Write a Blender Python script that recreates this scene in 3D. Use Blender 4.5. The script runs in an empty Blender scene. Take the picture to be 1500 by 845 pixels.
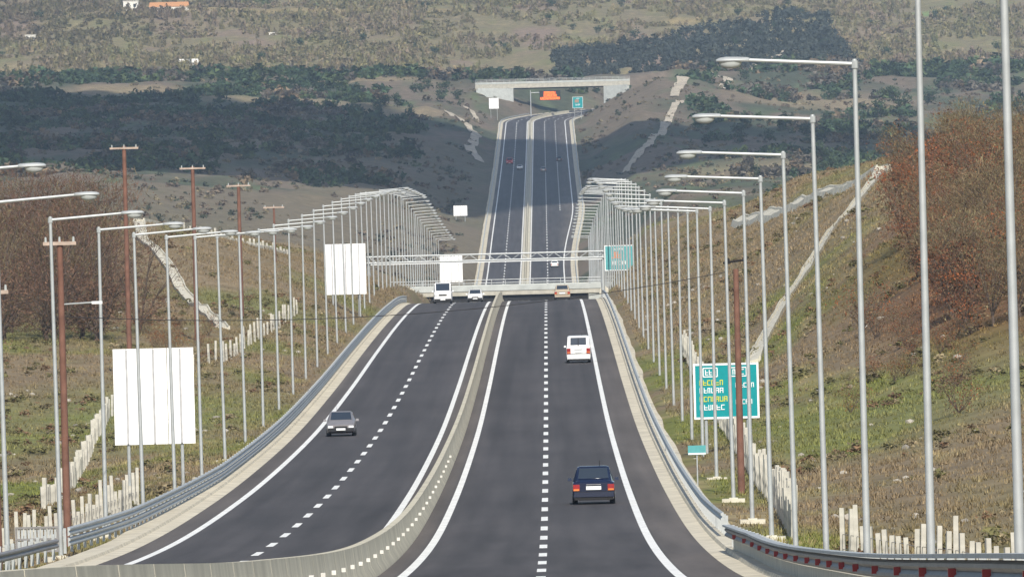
import bpy, bmesh, math, random
import numpy as np
from mathutils import Vector, Matrix

random.seed(7)
RNG = np.random.default_rng(11)
S = bpy.context.scene
COL = S.collection
R = math.radians

# ------------------------------------------------------------------ camera
F_PX, W_PX = 16700.0, 1500.0
ROLL = R(1.5)
cam_d = bpy.data.cameras.new('camera')
cam_d.sensor_width = 36.0
cam_d.lens = F_PX / W_PX * 36.0
cam_d.clip_start = 5.0
cam_d.clip_end = 20000.0
cam = bpy.data.objects.new('camera', cam_d)
COL.objects.link(cam)
CAM_X = 0.45
yaw, pitch = 55.8 / F_PX, 221.0 / F_PX            # a little to the left, a little down
fw = Vector((-math.sin(yaw) * math.cos(pitch), math.cos(yaw) * math.cos(pitch), -math.sin(pitch)))
rt = fw.cross(Vector((0, 0, 1))).normalized()
up = rt.cross(fw).normalized()
cx = rt * math.cos(ROLL) - up * math.sin(ROLL)
cy = rt * math.sin(ROLL) + up * math.cos(ROLL)
cam.matrix_world = Matrix(((cx.x, cy.x, -fw.x, CAM_X), (cx.y, cy.y, -fw.y, 0), (cx.z, cy.z, -fw.z, 0), (0, 0, 0, 1)))
S.camera = cam

# ------------------------------------------------------------------ sky, sun, exposure
SUN_EL, SUN_AZ = R(40), R(7)                       # behind the camera, a little to the right
world = bpy.data.worlds.new('World')
S.world = world
world.use_nodes = True
wn = world.node_tree.nodes
sky = wn.new('ShaderNodeTexSky')
sky.sky_type = 'NISHITA'
sky.sun_disc = False
sky.sun_elevation = SUN_EL
sky.sun_rotation = math.pi - SUN_AZ
world.node_tree.links.new(sky.outputs[0], wn['Background'].inputs[0])
wn['Background'].inputs[1].default_value = 0.10
sun_d = bpy.data.lights.new('sun', 'SUN')
sun_d.energy = 4.2
sun_d.angle = R(0.5)
sun_d.color = (1.0, 0.94, 0.84)
sun = bpy.data.objects.new('sun', sun_d)
COL.objects.link(sun)
to_sun = Vector((math.sin(SUN_AZ) * math.cos(SUN_EL), -math.cos(SUN_AZ) * math.cos(SUN_EL), math.sin(SUN_EL)))
sun.rotation_euler = to_sun.to_track_quat('Z', 'Y').to_euler()
S.view_settings.view_transform = 'Standard'
S.view_settings.look = 'None'
S.view_settings.exposure = 0.3
S.view_settings.gamma = 1.0
HAZE = 0.000046
S.cycles.volume_bounces = 1
S.cycles.max_bounces = 6

# ------------------------------------------------------------------ materials
def mat(name, col, rough=0.8, metal=0.0, var=0.15, scale=3.0, attr=False, stretch=None, spec=0.3, emit=None, bump=0.0):
    m = bpy.data.materials.new(name)
    m.use_nodes = True
    nt = m.node_tree
    b = nt.nodes['Principled BSDF']
    b.inputs['Roughness'].default_value = rough
    b.inputs['Metallic'].default_value = metal
    b.inputs['Specular IOR Level'].default_value = spec
    tc = nt.nodes.new('ShaderNodeTexCoord')
    mp = nt.nodes.new('ShaderNodeMapping')
    if stretch:
        mp.inputs['Scale'].default_value = stretch
    nt.links.new(tc.outputs['Object'], mp.inputs[0])
    no = nt.nodes.new('ShaderNodeTexNoise')
    no.inputs['Scale'].default_value = scale
    no.inputs['Detail'].default_value = 5.0
    nt.links.new(mp.outputs[0], no.inputs['Vector'])
    mr = nt.nodes.new('ShaderNodeMapRange')
    mr.inputs[1].default_value = 0.3
    mr.inputs[2].default_value = 0.7
    mr.inputs[3].default_value = 1 - var
    mr.inputs[4].default_value = 1 + var
    nt.links.new(no.outputs[0], mr.inputs[0])
    mx = nt.nodes.new('ShaderNodeVectorMath')
    mx.operation = 'SCALE'
    nt.links.new(mr.outputs[0], mx.inputs['Scale'])
    if attr:
        at = nt.nodes.new('ShaderNodeAttribute')
        at.attribute_name = 'Col'
        nt.links.new(at.outputs['Color'], mx.inputs[0])
    else:
        mx.inputs[0].default_value = col[:3]
    nt.links.new(mx.outputs[0], b.inputs['Base Color'])
    if bump:
        bp = nt.nodes.new('ShaderNodeBump')
        bp.inputs['Strength'].default_value = bump
        nt.links.new(no.outputs[0], bp.inputs['Height'])
        nt.links.new(bp.outputs[0], b.inputs['Normal'])
    if emit:
        b.inputs['Emission Color'].default_value = (*col[:3], 1)
        b.inputs['Emission Strength'].default_value = emit
    return m

M = dict(
    ground=mat('ground_cover', (1, 1, 1), 0.95, var=0.22, scale=0.35, attr=True, spec=0.1),
    leaf=mat('foliage', (1, 1, 1), 0.75, var=0.1, scale=0.8, attr=True, spec=0.15),
    bark=mat('bark', (0.10, 0.075, 0.06), 0.9, var=0.3, scale=4),
    white_line=mat('road_paint', (0.78, 0.78, 0.75), 0.65, var=0.2, scale=2.2),
    concrete=mat('concrete', (0.42, 0.40, 0.34), 0.85, var=0.16, scale=1.1),
    concrete_pale=mat('pale_concrete', (0.55, 0.52, 0.43), 0.85, var=0.18, scale=1.5),
    bridge_concrete=mat('bridge_concrete', (0.44, 0.46, 0.44), 0.85, var=0.14, scale=0.7),
    post_concrete=mat('post_concrete', (0.47, 0.45, 0.39), 0.9, var=0.25, scale=2.5),
    gutter=mat('gutter_concrete', (0.56, 0.51, 0.40), 0.9, var=0.2, scale=0.8),
    barrier=mat('barrier_concrete', (0.52, 0.48, 0.37), 0.85, var=0.16, scale=0.6),
    galv=mat('galvanised_steel', (0.44, 0.46, 0.46), 0.55, metal=0.35, var=0.12, scale=2.0, spec=0.5),
    galv_dark=mat('weathered_steel', (0.25, 0.24, 0.235), 0.55, metal=0.35, var=0.15, scale=2.0),
    glass_lamp=mat('lamp_glass', (0.42, 0.44, 0.43), 0.15, var=0.03, spec=0.6),
    wood=mat('creosoted_wood', (0.17, 0.085, 0.06), 0.85, var=0.25, scale=2.0),
    wood_arm=mat('crossarm_wood', (0.42, 0.33, 0.27), 0.85, var=0.2, scale=2.0),
    wire=mat('cable_black', (0.05, 0.045, 0.045), 0.6),
    sign_back=mat('bare_aluminium', (0.86, 0.86, 0.86), 0.55, metal=0.0, var=0.03, scale=0.7),
    seam=mat('seam_grey', (0.42, 0.42, 0.43), 0.6),
    teal=mat('sign_teal', (0.0, 0.25, 0.27), 0.45, var=0.05),
    teal_pale=mat('sign_teal_faded', (0.09, 0.33, 0.34), 0.5, var=0.08),
    sign_white=mat('sign_white', (0.8, 0.82, 0.82), 0.5, var=0.03),
    sign_yellow=mat('sign_yellow', (0.62, 0.60, 0.05), 0.5, var=0.05),
    orange=mat('amber_led', (1.0, 0.25, 0.03), 0.5, emit=0.75),
    orange_dim=mat('amber_led_dim', (0.55, 0.07, 0.02), 0.5, emit=0.22),
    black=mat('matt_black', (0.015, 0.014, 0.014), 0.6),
    red=mat('red_reflector', (0.30, 0.01, 0.014), 0.3, var=0.05, spec=0.6),
    refl=mat('white_reflector', (0.66, 0.65, 0.6), 0.3, spec=0.6),
    tyre=mat('tyre_rubber', (0.012, 0.012, 0.013), 0.85),
    rim=mat('wheel_rim', (0.35, 0.35, 0.36), 0.35, metal=0.6),
    glass=mat('car_glass', (0.03, 0.04, 0.055), 0.08, var=0.02, spec=0.8),
    navy=mat('navy_paint', (0.009, 0.015, 0.042), 0.14, var=0.05, spec=0.6),
    silver=mat('silver_paint', (0.27, 0.255, 0.26), 0.3, metal=0.3, var=0.05, spec=0.6),
    white_paint=mat('white_paint', (0.80, 0.80, 0.79), 0.3, var=0.03, spec=0.5),
    red_paint=mat('red_paint', (0.45, 0.02, 0.03), 0.3, var=0.05, spec=0.5),
    tan_paint=mat('tan_paint', (0.42, 0.35, 0.26), 0.3, var=0.05, spec=0.5),
    dark_paint=mat('dark_green_paint', (0.02, 0.035, 0.045), 0.3, var=0.05, spec=0.5),
    trim=mat('black_plastic', (0.018, 0.018, 0.02), 0.6),
    tail=mat('tail_lamp_red', (0.28, 0.012, 0.015), 0.2, spec=0.7),
    amber=mat('indicator_amber', (0.7, 0.2, 0.04), 0.25, spec=0.6),
    lamp_clear=mat('headlamp_clear', (0.75, 0.77, 0.78), 0.1, spec=0.8),
    house=mat('house_plaster', (0.72, 0.70, 0.64), 0.9, var=0.08),
    roof=mat('roof_tile', (0.48, 0.24, 0.11), 0.9, var=0.2, scale=4),
    window=mat('dark_window', (0.04, 0.05, 0.06), 0.3),
    path=mat('bare_track_earth', (0.46, 0.40, 0.31), 0.95, var=0.25, scale=0.3),
    cloud=mat('cloud_white', (0.9, 0.9, 0.9), 1.0, var=0.03, scale=0.01),
)

def cloud_material(m):
    nt = m.node_tree
    b = nt.nodes['Principled BSDF']
    tr = nt.nodes.new('ShaderNodeBsdfTransparent')
    mi = nt.nodes.new('ShaderNodeMixShader')
    mi.inputs[0].default_value = 0.29
    nt.links.new(b.outputs[0], mi.inputs[1])
    nt.links.new(tr.outputs[0], mi.inputs[2])
    nt.links.new(mi.outputs[0], nt.nodes['Material Output'].inputs['Surface'])
cloud_material(M['cloud'])

def asphalt():
    m = bpy.data.materials.new('asphalt')
    m.use_nodes = True
    nt = m.node_tree
    N, L = nt.nodes, nt.links
    b = N['Principled BSDF']
    b.inputs['Roughness'].default_value = 0.75
    b.inputs['Specular IOR Level'].default_value = 0.25
    tc = N.new('ShaderNodeTexCoord')
    at = N.new('ShaderNodeAttribute')
    at.attribute_name = 'Col'
    cur = at.outputs['Color']
    # long worn bands, blotches and fine grain: real differences in the surface
    for sc, st, lo, hi in ((1.1, (1, 0.006, 1), 0.78, 1.22), (0.25, (1, 0.12, 1), 0.86, 1.13), (7.0, (1, 0.5, 1), 0.90, 1.10), (0.6, (0.15, 0.02, 1), 0.93, 1.07)):
        mp = N.new('ShaderNodeMapping')
        mp.inputs['Scale'].default_value = st
        no = N.new('ShaderNodeTexNoise')
        no.inputs['Scale'].default_value = sc
        no.inputs['Detail'].default_value = 4
        mr = N.new('ShaderNodeMapRange')
        mr.inputs[1].default_value, mr.inputs[2].default_value = 0.3, 0.7
        mr.inputs[3].default_value, mr.inputs[4].default_value = lo, hi
        mu = N.new('ShaderNodeVectorMath')
        mu.operation = 'SCALE'
        L.new(tc.outputs['Object'], mp.inputs[0])
        L.new(mp.outputs[0], no.inputs['Vector'])
        L.new(no.outputs[0], mr.inputs[0])
        L.new(cur, mu.inputs[0])
        L.new(mr.outputs[0], mu.inputs['Scale'])
        cur = mu.outputs[0]
    L.new(cur, b.inputs['Base Color'])
    return m
M['asphalt'] = asphalt()

# ------------------------------------------------------------------ helpers
def fast_mesh(name, verts, faces, cols=None, smooth=False):
    """verts (N,3), faces (M,k) arrays; cols (N,3) point colours."""
    verts = np.ascontiguousarray(verts, dtype=np.float32)
    faces = np.ascontiguousarray(faces, dtype=np.int32)
    me = bpy.data.meshes.new(name)
    n, (m, k) = len(verts), faces.shape
    me.vertices.add(n)
    me.vertices.foreach_set('co', verts.ravel())
    me.loops.add(m * k)
    me.loops.foreach_set('vertex_index', faces.ravel())
    me.polygons.add(m)
    me.polygons.foreach_set('loop_start', np.arange(0, m * k, k, dtype=np.int32))
    me.polygons.foreach_set('use_smooth', np.full(m, smooth, dtype=bool))
    if cols is not None:
        a = me.color_attributes.new('Col', 'FLOAT_COLOR', 'POINT')
        c = np.ones((n, 4), dtype=np.float32)
        c[:, :3] = cols
        a.data.foreach_set('color', c.ravel())
    me.update(calc_edges=True)
    return me

def link(name, me, m, parent=None, loc=None):
    o = bpy.data.objects.new(name, me)
    COL.objects.link(o)
    if m and not me.materials:
        me.materials.append(m)
    if parent:
        o.parent = parent
    if loc is not None:
        o.location = loc
    return o

class MB:
    """collects shapes that become ONE mesh"""
    def __init__(s):
        s.v, s.f = [], []
    def add(s, vs, fs):
        n = len(s.v)
        s.v += [tuple(p) for p in vs]
        s.f += [tuple(i + n for i in f) for f in fs]
        return s
    def box(s, c, d, rz=0.0, taper=1.0):
        x, y, z = d[0] / 2, d[1] / 2, d[2] / 2
        co, si = math.cos(rz), math.sin(rz)
        vs = []
        for k, (a, b, e) in enumerate(((-x, -y, -z), (x, -y, -z), (x, y, -z), (-x, y, -z), (-x, -y, z), (x, -y, z), (x, y, z), (-x, y, z))):
            if k > 3:
                a, b = a * taper, b * taper
            vs.append((c[0] + a * co - b * si, c[1] + a * si + b * co, c[2] + e))
        return s.add(vs, ((0, 3, 2, 1), (4, 5, 6, 7), (0, 1, 5, 4), (1, 2, 6, 5), (2, 3, 7, 6), (3, 0, 4, 7)))
    def tube(s, p0, p1, r0, r1=None, n=8, caps=True):
        r1 = r0 if r1 is None else r1
        p0, p1 = Vector(p0), Vector(p1)
        d = (p1 - p0).normalized()
        a = d.orthogonal().normalized()
        b = d.cross(a)
        vs = []
        for p, r in ((p0, r0), (p1, r1)):
            for i in range(n):
                t = 2 * math.pi * i / n
                vs.append(p + a * (r * math.cos(t)) + b * (r * math.sin(t)))
        fs = [(i, (i + 1) % n, n + (i + 1) % n, n + i) for i in range(n)]
        if caps:
            fs += [tuple(range(n))[::-1], tuple(range(n, 2 * n))]
        return s.add(vs, fs)
    def loft(s, rings, closed=True, caps=True):
        n = len(rings[0])
        vs = [p for r in rings for p in r]
        fs = []
        for k in range(len(rings) - 1):
            for i in range(n if closed else n - 1):
                j = (i + 1) % n
                fs.append((k * n + i, k * n + j, (k + 1) * n + j, (k + 1) * n + i))
        if caps and closed:
            fs += [tuple(range(n))[::-1], tuple((len(rings) - 1) * n + i for i in range(n))]
        return s.add(vs, fs)
    def mesh(s, name, m=None, smooth=False):
        me = bpy.data.meshes.new(name)
        me.from_pydata(s.v, [], s.f)
        if m:
            me.materials.append(m)
        bm = bmesh.new()
        bm.from_mesh(me)
        bmesh.ops.recalc_face_normals(bm, faces=bm.faces)
        if smooth:
            for f in bm.faces:
                f.smooth = True
            for e in bm.edges:
                if len(e.link_faces) == 2 and e.calc_face_angle(0) > R(40):
                    e.smooth = False
        bm.to_mesh(me)
        bm.free()
        return me
    def build(s, name, m, parent=None, loc=None, smooth=False):
        return link(name, s.mesh(name, m, smooth), m, parent, loc)

def tag(o, label=None, cat=None, group=None, kind=None):
    for k, v in (('label', label), ('category', cat), ('group', group), ('kind', kind)):
        if v:
            o[k] = v
    return o

def thing(name, label, cat, loc=(0, 0, 0), rz=0.0, group=None):
    o = bpy.data.objects.new(name, None)
    COL.objects.link(o)
    o.location = loc
    o.rotation_euler = (0, 0, rz)
    return tag(o, label, cat, group)

def copy_tree(o, parent=None, kids=None):
    c = o.copy()
    COL.objects.link(c)
    c.parent = parent
    for ch in KIDS.get(o.name, []) if kids is None else kids:
        copy_tree(ch, c)
    return c
KIDS = {}
def remember(root):
    for o in bpy.data.objects:
        if o.parent:
            KIDS.setdefault(o.parent.name, [])
            if o not in KIDS[o.parent.name]:
                KIDS[o.parent.name].append(o)

ORD = 'nearest second third fourth fifth sixth seventh eighth ninth tenth eleventh twelfth thirteenth fourteenth fifteenth sixteenth seventeenth eighteenth nineteenth twentieth'.split()
ORD1 = ['first'] + ORD[1:]
ORD1 += ['twenty-' + o for o in ORD1[:9]] + ['thirtieth'] + ['thirty-' + o for o in ORD1[:9]] + ['fortieth'] + ['forty-' + o for o in ORD1[:9]]
ORD += ORD1[20:]
def rank_labels(items, phrase, ranks, key, where='from the left'):
    """items are things; each gets its rank by KEY and its place along the rank"""
    items = sorted(items, key=key)
    n = len(items)
    for r_, nm in enumerate(ranks):
        row = sorted(items[r_ * n // len(ranks):(r_ + 1) * n // len(ranks)], key=lambda o: (o.location.x - CAM_X) / o.location.y)
        for k, o in enumerate(row):
            o['label'] = f'{phrase}, {nm}, {ORD1[k]} {where}'

# value noise
def vnoise(x, y, seed=0):
    x, y = np.asarray(x, float), np.asarray(y, float)
    xi, yi = np.floor(x).astype(np.int64), np.floor(y).astype(np.int64)
    fx, fy = x - xi, y - yi
    fx, fy = fx * fx * (3 - 2 * fx), fy * fy * (3 - 2 * fy)
    def h(a, b):
        n = (a * 374761393 + b * 668265263 + seed * 1274126177) & 0x7fffffff
        n = ((n ^ (n >> 13)) * 1274126177) & 0x7fffffff
        return ((n ^ (n >> 16)) & 0xffff) / 65535.0
    return (h(xi, yi) * (1 - fx) + h(xi + 1, yi) * fx) * (1 - fy) + (h(xi, yi + 1) * (1 - fx) + h(xi + 1, yi + 1) * fx) * fy

def fbm(x, y, seed=0, o=4):
    t, a, n = 0.0, 0.5, 0.0
    for k in range(o):
        t = t + a * vnoise(np.asarray(x) * 2 ** k, np.asarray(y) * 2 ** k, seed + k * 17)
        n += a
        a *= 0.5
    return t / n

# ------------------------------------------------------------------ the road's line
PD = np.array([-300, -100, 0, 110, 200, 313, 395, 495, 580, 656, 764, 900, 1000, 1100, 1193, 1300, 1450, 1650, 1850, 2100, 2300, 2470, 2800, 3200, 3480, 4000, 4100, 4200, 4400, 5000], float)
PZ = -np.array([-6, 0.2, 1.6, 5.05, 8.3, 12.0, 14.0, 15.5, 16.3, 16.75, 16.85, 16.6, 16.5, 16.65, 17.15, 18.9, 22.2, 27.4, 31.0, 33.2, 32.9, 31.0, 23.5, 14.8, 8.2, -6.2, -8.6, -10.4, -12.5, -14])
_sl = np.gradient(PZ, PD)
def road_z(d):
    d = np.asarray(d, float)
    i = np.clip(np.searchsorted(PD, d) - 1, 0, len(PD) - 2)
    h = PD[i + 1] - PD[i]
    t = np.clip((d - PD[i]) / h, 0, 1)
    return ((2 * t**3 - 3 * t**2 + 1) * PZ[i] + (t**3 - 2 * t**2 + t) * h * _sl[i] + (-2 * t**3 + 3 * t**2) * PZ[i + 1] + (t**3 - t**2) * h * _sl[i + 1])
def shift(d):
    d = np.asarray(d, float)
    e = np.clip(d - 3950, 0, None)
    return np.where(e < 250, e * e / 1240.0, 250**2 / 1240.0 + (e - 250) * 500 / 1240.0)
def widen(d):
    t = np.clip((np.asarray(d, float) - 2550) / 500.0, 0, 1)
    return 3.4 * t * t * (3 - 2 * t)
def rz(d):
    return float(road_z(d))
def sh(d):
    return float(shift(d))

# ------------------------------------------------------------------ the ground's height
SECT = {
    -100: ([(-30, -2), (-60, -5), (-120, -8)], [(10, -1), (30, -3), (120, -2)]),
    250: ([(-18, -10.7), (-30, -13), (-60, -15), (-120, -14)], [(9, -10.2), (15, -11.2), (40, -8), (90, -4)]),
    400: ([(-18, -14.6), (-25, -16.5), (-50, -17), (-120, -14)], [(9, -14.3), (14, -15.0), (25, -13), (50, -9), (90, -5)]),
    500: ([(-18, -15.9), (-30, -17.5), (-60, -17), (-120, -14)], [(9, -15.7), (18, -14.7), (30, -12.3), (50, -8.5), (100, -4)]),
    600: ([(-18, -16.8), (-30, -17.8), (-60, -16.5), (-120, -13)], [(9, -16.2), (15, -15.3), (22, -13.6), (35, -11), (60, -7), (110, -4)]),
    700: ([(-18, -17), (-30, -17.5), (-60, -15.5), (-120, -12)], [(9, -16.4), (14, -15.2), (20, -12.4), (25, -9.2), (32, -6.2), (50, -4.2), (120, -2)]),
    790: ([(-18, -16.7), (-28, -16.4), (-55, -14.5), (-120, -11.5)], [(9, -16.4), (14, -14.9), (17, -12.9), (22, -9.1), (26, -6.4), (30, -4.6), (45, -3.6), (80, -2)]),
    850: ([(-18, -16.6), (-27, -15.6), (-50, -13.5), (-90, -11)], [(9, -16.3), (14, -14.6), (18.5, -11.3), (24, -7), (30, -4.2), (40, -3.6), (80, -2)]),
    950: ([(-18, -16.1), (-25, -14.8), (-40, -13.2), (-90, -10)], [(9, -16.1), (15, -13), (22, -8), (28, -4.1), (45, -3.5), (80, -2)]),
    1100: ([(-18, -15.8), (-22, -13.4), (-30, -10.2), (-39, -7.4), (-60, -7.4), (-110, -6)], [(9, -15.8), (14, -12.5), (19, -10), (25, -6.3), (34, -3.6), (60, -2), (110, -1)]),
    1250: ([(-18, -16.3), (-24, -12.6), (-35, -9.5), (-60, -9)], [(9, -15.8), (14, -12), (21, -8.8), (28, -5.5), (40, -3.5), (60, -3)]),
    1500: ([(-17, -20), (-22, -18.5), (-30, -15), (-60, -12)], [(8.5, -20), (12.5, -13), (20, -11.5), (40, -10), (100, -10)]),
    1900: ([(-17, -26), (-30, -22), (-60, -18), (-120, -14)], [(9, -26), (16, -19), (40, -16), (120, -16)]),
    2400: ([(-18, -30), (-28, -27), (-60, -18), (-110, -12)], [(9, -30), (18, -26), (28, -14.5), (50, -14), (100, -16)]),
    3000: ([(-18, -19.5), (-26, -18), (-42, -11), (-100, -4.6), (-150, -3)], [(9, -19.5), (20, -13), (50, -10), (120, -14)]),
    3500: ([(-18, -7.5), (-28, -3.5), (-40, -2), (-110, 2), (-200, 5)], [(9, -7.8), (14, -6), (25, -1), (60, -1.5), (140, -3.6)]),
    4000: ([(-17, 6), (-24, 9), (-40, 13), (-110, 17), (-200, 20)], [(8, 6.3), (14, 10), (25, 15), (36, 19), (50, 18), (80, 12), (140, 11)]),
    4300: ([(-18, 15), (-40, 22.5), (-100, 24), (-200, 26)], [(9, 20), (60, 23), (140, 22)]),
    4600: ([(-40, 36), (-140, 37), (-220, 38)], [(20, 34), (80, 34), (150, 30)]),
    5000: ([(-40, 58), (-160, 60), (-260, 60)], [(20, 57), (100, 55), (160, 50)]),
    5700: ([(-40, 100), (-200, 104)], [(20, 98), (200, 92)]),
    6800: ([(-40, 150), (-300, 150)], [(20, 150), (300, 140)]),
}
SD = np.array(sorted(SECT), float)
def ground_z(x, d, noise=True):
    x, d = np.asarray(x, float), np.asarray(d, float)
    xs = x - shift(d) * (d < 4250) - 77.0 * (d >= 4250)
    xs = np.where(d >= 4250, x, xs)
    xs = np.where((xs > 3) & (d < 4250), np.maximum(xs - widen(d), 3), xs)
    k = np.clip(np.searchsorted(SD, d) - 1, 0, len(SD) - 2)
    t = np.clip((d - SD[k]) / (SD[k + 1] - SD[k]), 0, 1)
    t = t * t * (3 - 2 * t) * 0.5 + t * 0.5
    H = np.zeros((len(SD),) + xs.shape)
    for i, s in enumerate(SD):
        lf, rg = SECT[int(s)]
        r = float(road_z(s))
        if s <= 4200:
            pts = lf[::-1] + [(-15.6, r - 0.12), (6.3, r - 0.12)] + rg
        else:
            pts = lf[::-1] + rg
        H[i] = np.interp(xs, [p[0] for p in pts], [p[1] for p in pts]) - r
    it = np.indices(xs.shape)
    a = np.take_along_axis(H, k[None], 0)[0]
    b = np.take_along_axis(H, (k + 1)[None], 0)[0]
    z = road_z(d) + a * (1 - t) + b * t
    away = np.clip((np.abs(xs + 4.6) - 11.5) / 8.0, 0, 1)
    if noise:
        z = z + away * ((fbm(x / 16, d / 45, 3) - 0.5) * np.clip(0.5 + d / 700, 0, 6) + (fbm(x / 3.0, d / 8, 9) - 0.5) * 0.5)
    # keep the road's bed clear
    bed = (np.abs(xs + 4.6) < 11.2) & (d < 4200)
    z = np.where(bed, np.minimum(z, road_z(d) - 0.35), z)
    return z
def gz(x, d):
    return float(ground_z(np.array([x]), np.array([d]))[0])

# land cover: the colour of what grows there
GRASS, STRAW, EARTH, CUT = np.array((0.15, 0.165, 0.045)), np.array((0.29, 0.24, 0.13)), np.array((0.20, 0.155, 0.098)), np.array((0.225, 0.175, 0.11))
FLOOR, OLIVE, PALE, MEADOW = np.array((0.075, 0.085, 0.055)), np.array((0.20, 0.17, 0.095)), np.array((0.29, 0.235, 0.13)), np.array((0.19, 0.19, 0.08))
def mix(a, b, t):
    return a + (b - a) * np.clip(t, 0, 1)[..., None]
def ell(x, d, cx, cd, rx, rd):
    return np.clip(1.6 - 1.6 * np.sqrt(((x - cx) / rx)**2 + ((d - cd) / rd)**2), 0, 1)
def cover(x, d):
    n1, n2, n3 = fbm(x / 7, d / 40, 21), fbm(x / 2.2, d / 9, 33), fbm(x / 20, d / 90, 55)
    near = mix(np.broadcast_to(EARTH, x.shape + (3,)), GRASS, (n1 - 0.44) * 5 + (n2 - .5) * 1.6)
    near = mix(near, STRAW, (n2 - 0.56) * 4)
    # greener meadow belt low on the right-hand slope and beside the verges
    near = mix(near, np.array((0.16, 0.17, 0.06)), 0.8 * ell(x, d, 15, 580, 8, 70) * (0.4 + n2) + 0.8 * ell(x, d, 27, 590, 13, 55) * (0.4 + n2))
    near = mix(near, np.array((0.155, 0.175, 0.055)), 0.9 * ell(x, d, -26, 720, 14, 90) * (0.3 + n2))
    near = mix(near, EARTH * 0.95, 0.75 * ell(x, d, 18, 440, 9, 70) + 0.9 * ell(x, d, -24, 500, 10, 75) + 0.6 * ell(x, d, 19, 690, 4, 50))
    near = mix(near, np.array((0.16, 0.09, 0.05)), 0.85 * ell(x, d, 32, 740, 16, 110) + 0.8 * ell(x, d, 26, 670, 8, 60))
    cut = mix(np.broadcast_to(CUT, x.shape + (3,)), np.array((0.18, 0.145, 0.08)), (n2 - 0.45) * 3)
    cut = mix(cut, np.array((0.17, 0.17, 0.07)), (n1 - 0.55) * 4)
    c = mix(near, cut, np.clip((d - 800) / 120, 0, 1) * np.clip((np.abs(x + 4.6) - 8) / 5, 0, 1))
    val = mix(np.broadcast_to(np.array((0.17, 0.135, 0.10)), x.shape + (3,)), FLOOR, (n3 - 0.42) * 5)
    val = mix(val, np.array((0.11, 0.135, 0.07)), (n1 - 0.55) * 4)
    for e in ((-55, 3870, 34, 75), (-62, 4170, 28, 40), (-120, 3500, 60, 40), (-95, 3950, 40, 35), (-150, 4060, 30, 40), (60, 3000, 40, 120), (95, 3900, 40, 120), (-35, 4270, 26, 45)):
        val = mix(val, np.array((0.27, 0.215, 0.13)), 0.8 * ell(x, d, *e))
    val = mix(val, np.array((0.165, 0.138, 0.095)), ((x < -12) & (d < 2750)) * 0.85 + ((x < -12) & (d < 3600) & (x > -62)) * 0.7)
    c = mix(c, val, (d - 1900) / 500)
    # cut bank right of the far road
    c = mix(c, np.array((0.17, 0.135, 0.095)), 1.0 * ell(x, d, 26, 3880, 19, 430) * (d < 4200))
    far = mix(np.broadcast_to(OLIVE, x.shape + (3,)), PALE, (n2 - 0.55) * 4)
    far = mix(far, MEADOW, (n1 - 0.55) * 3.5)
    far = mix(far, np.array((0.24, 0.175, 0.13)), (n3 - 0.5) * 4)
    for e in ((-130, 4950, 40, 40), (-100, 4920, 40, 40), (-205, 4420, 26, 30), (-45, 4400, 14, 25), (-30, 4395, 30, 12), (-75, 4965, 60, 18), (110, 4780, 18, 22), (92, 4640, 22, 14), (60, 4830, 14, 12)):
        far = mix(far, PALE * np.array((1.05, 1.0, 0.9)), 0.9 * ell(x, d, *e))
    far = mix(far, np.array((0.17, 0.27, 0.10)), 0.9 * ell(x, d, 172, 4990, 14, 26) + 0.9 * ell(x, d, -110, 5060, 30, 30))
    c = mix(c, far, (d - 4290 + (n1 - .5) * 220) / 40)
    return np.clip(c, 0.01, 1)

# ------------------------------------------------------------------ ground sheet
dd = np.concatenate([np.arange(-100, 1320, 5.0), np.arange(1320, 2400, 12.0), np.arange(2400, 5720, 10.0), np.arange(5720, 9001, 120.0)])
tt = np.linspace(-1, 1, 281)
Dg, Tg = np.meshgrid(dd, tt, indexing='ij')
Wg = 120 + 0.12 * np.clip(Dg, 0, None)
Xg = -4.6 + Wg * (0.25 * Tg + 0.75 * Tg**3)
Zg = ground_z(Xg, Dg)
nd, nt_ = Dg.shape
idx = np.arange(nd * nt_).reshape(nd, nt_)
fc = np.stack([idx[:-1, :-1], idx[:-1, 1:], idx[1:, 1:], idx[1:, :-1]], -1).reshape(-1, 4)
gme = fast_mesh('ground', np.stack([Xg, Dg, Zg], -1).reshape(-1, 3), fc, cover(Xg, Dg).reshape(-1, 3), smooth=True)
tag(link('ground', gme, M['ground']), kind='structure')

# ------------------------------------------------------------------ road, lines, gutters
def stations(d0, d1, step=4.0):
    return np.linspace(d0, d1, max(2, int((d1 - d0) / step) + 1))
def strip(d, prof, cols=None):
    """prof: list of (x, dz); a ribbon along the road's line."""
    x = np.stack([np.full_like(d, p[0]) + shift(d) + (widen(d) if p[0] > 3 else 0) if not callable(p[0]) else p[0](d) for p in prof], 1)
    z = np.stack([road_z(d) + p[1] for p in prof], 1)
    v = np.stack([x, np.repeat(d[:, None], len(prof), 1), z], -1).reshape(-1, 3)
    n = len(prof)
    i = np.arange(len(d) * n).reshape(len(d), n)
    f = np.stack([i[:-1, :-1], i[:-1, 1:], i[1:, 1:], i[1:, :-1]], -1).reshape(-1, 4)
    return v, f
def cat_parts(parts):
    vs, fs, n = [], [], 0
    for v, f in parts:
        vs.append(v)
        fs.append(f + n)
        n += len(v)
    return np.concatenate(vs), np.concatenate(fs)
ALL = stations(-100, 4320)
RX = np.array(sorted(set(np.round(np.concatenate([np.arange(-14.35, 5.0, 0.425), [-13.3, -5.95, -3.85, 3.65, 5.2]]), 3))))
v, f = strip(ALL, [(float(q), 0) for q in RX])
lane, shld = np.array((0.067, 0.061, 0.061)), np.array((0.106, 0.092, 0.083))
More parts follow.
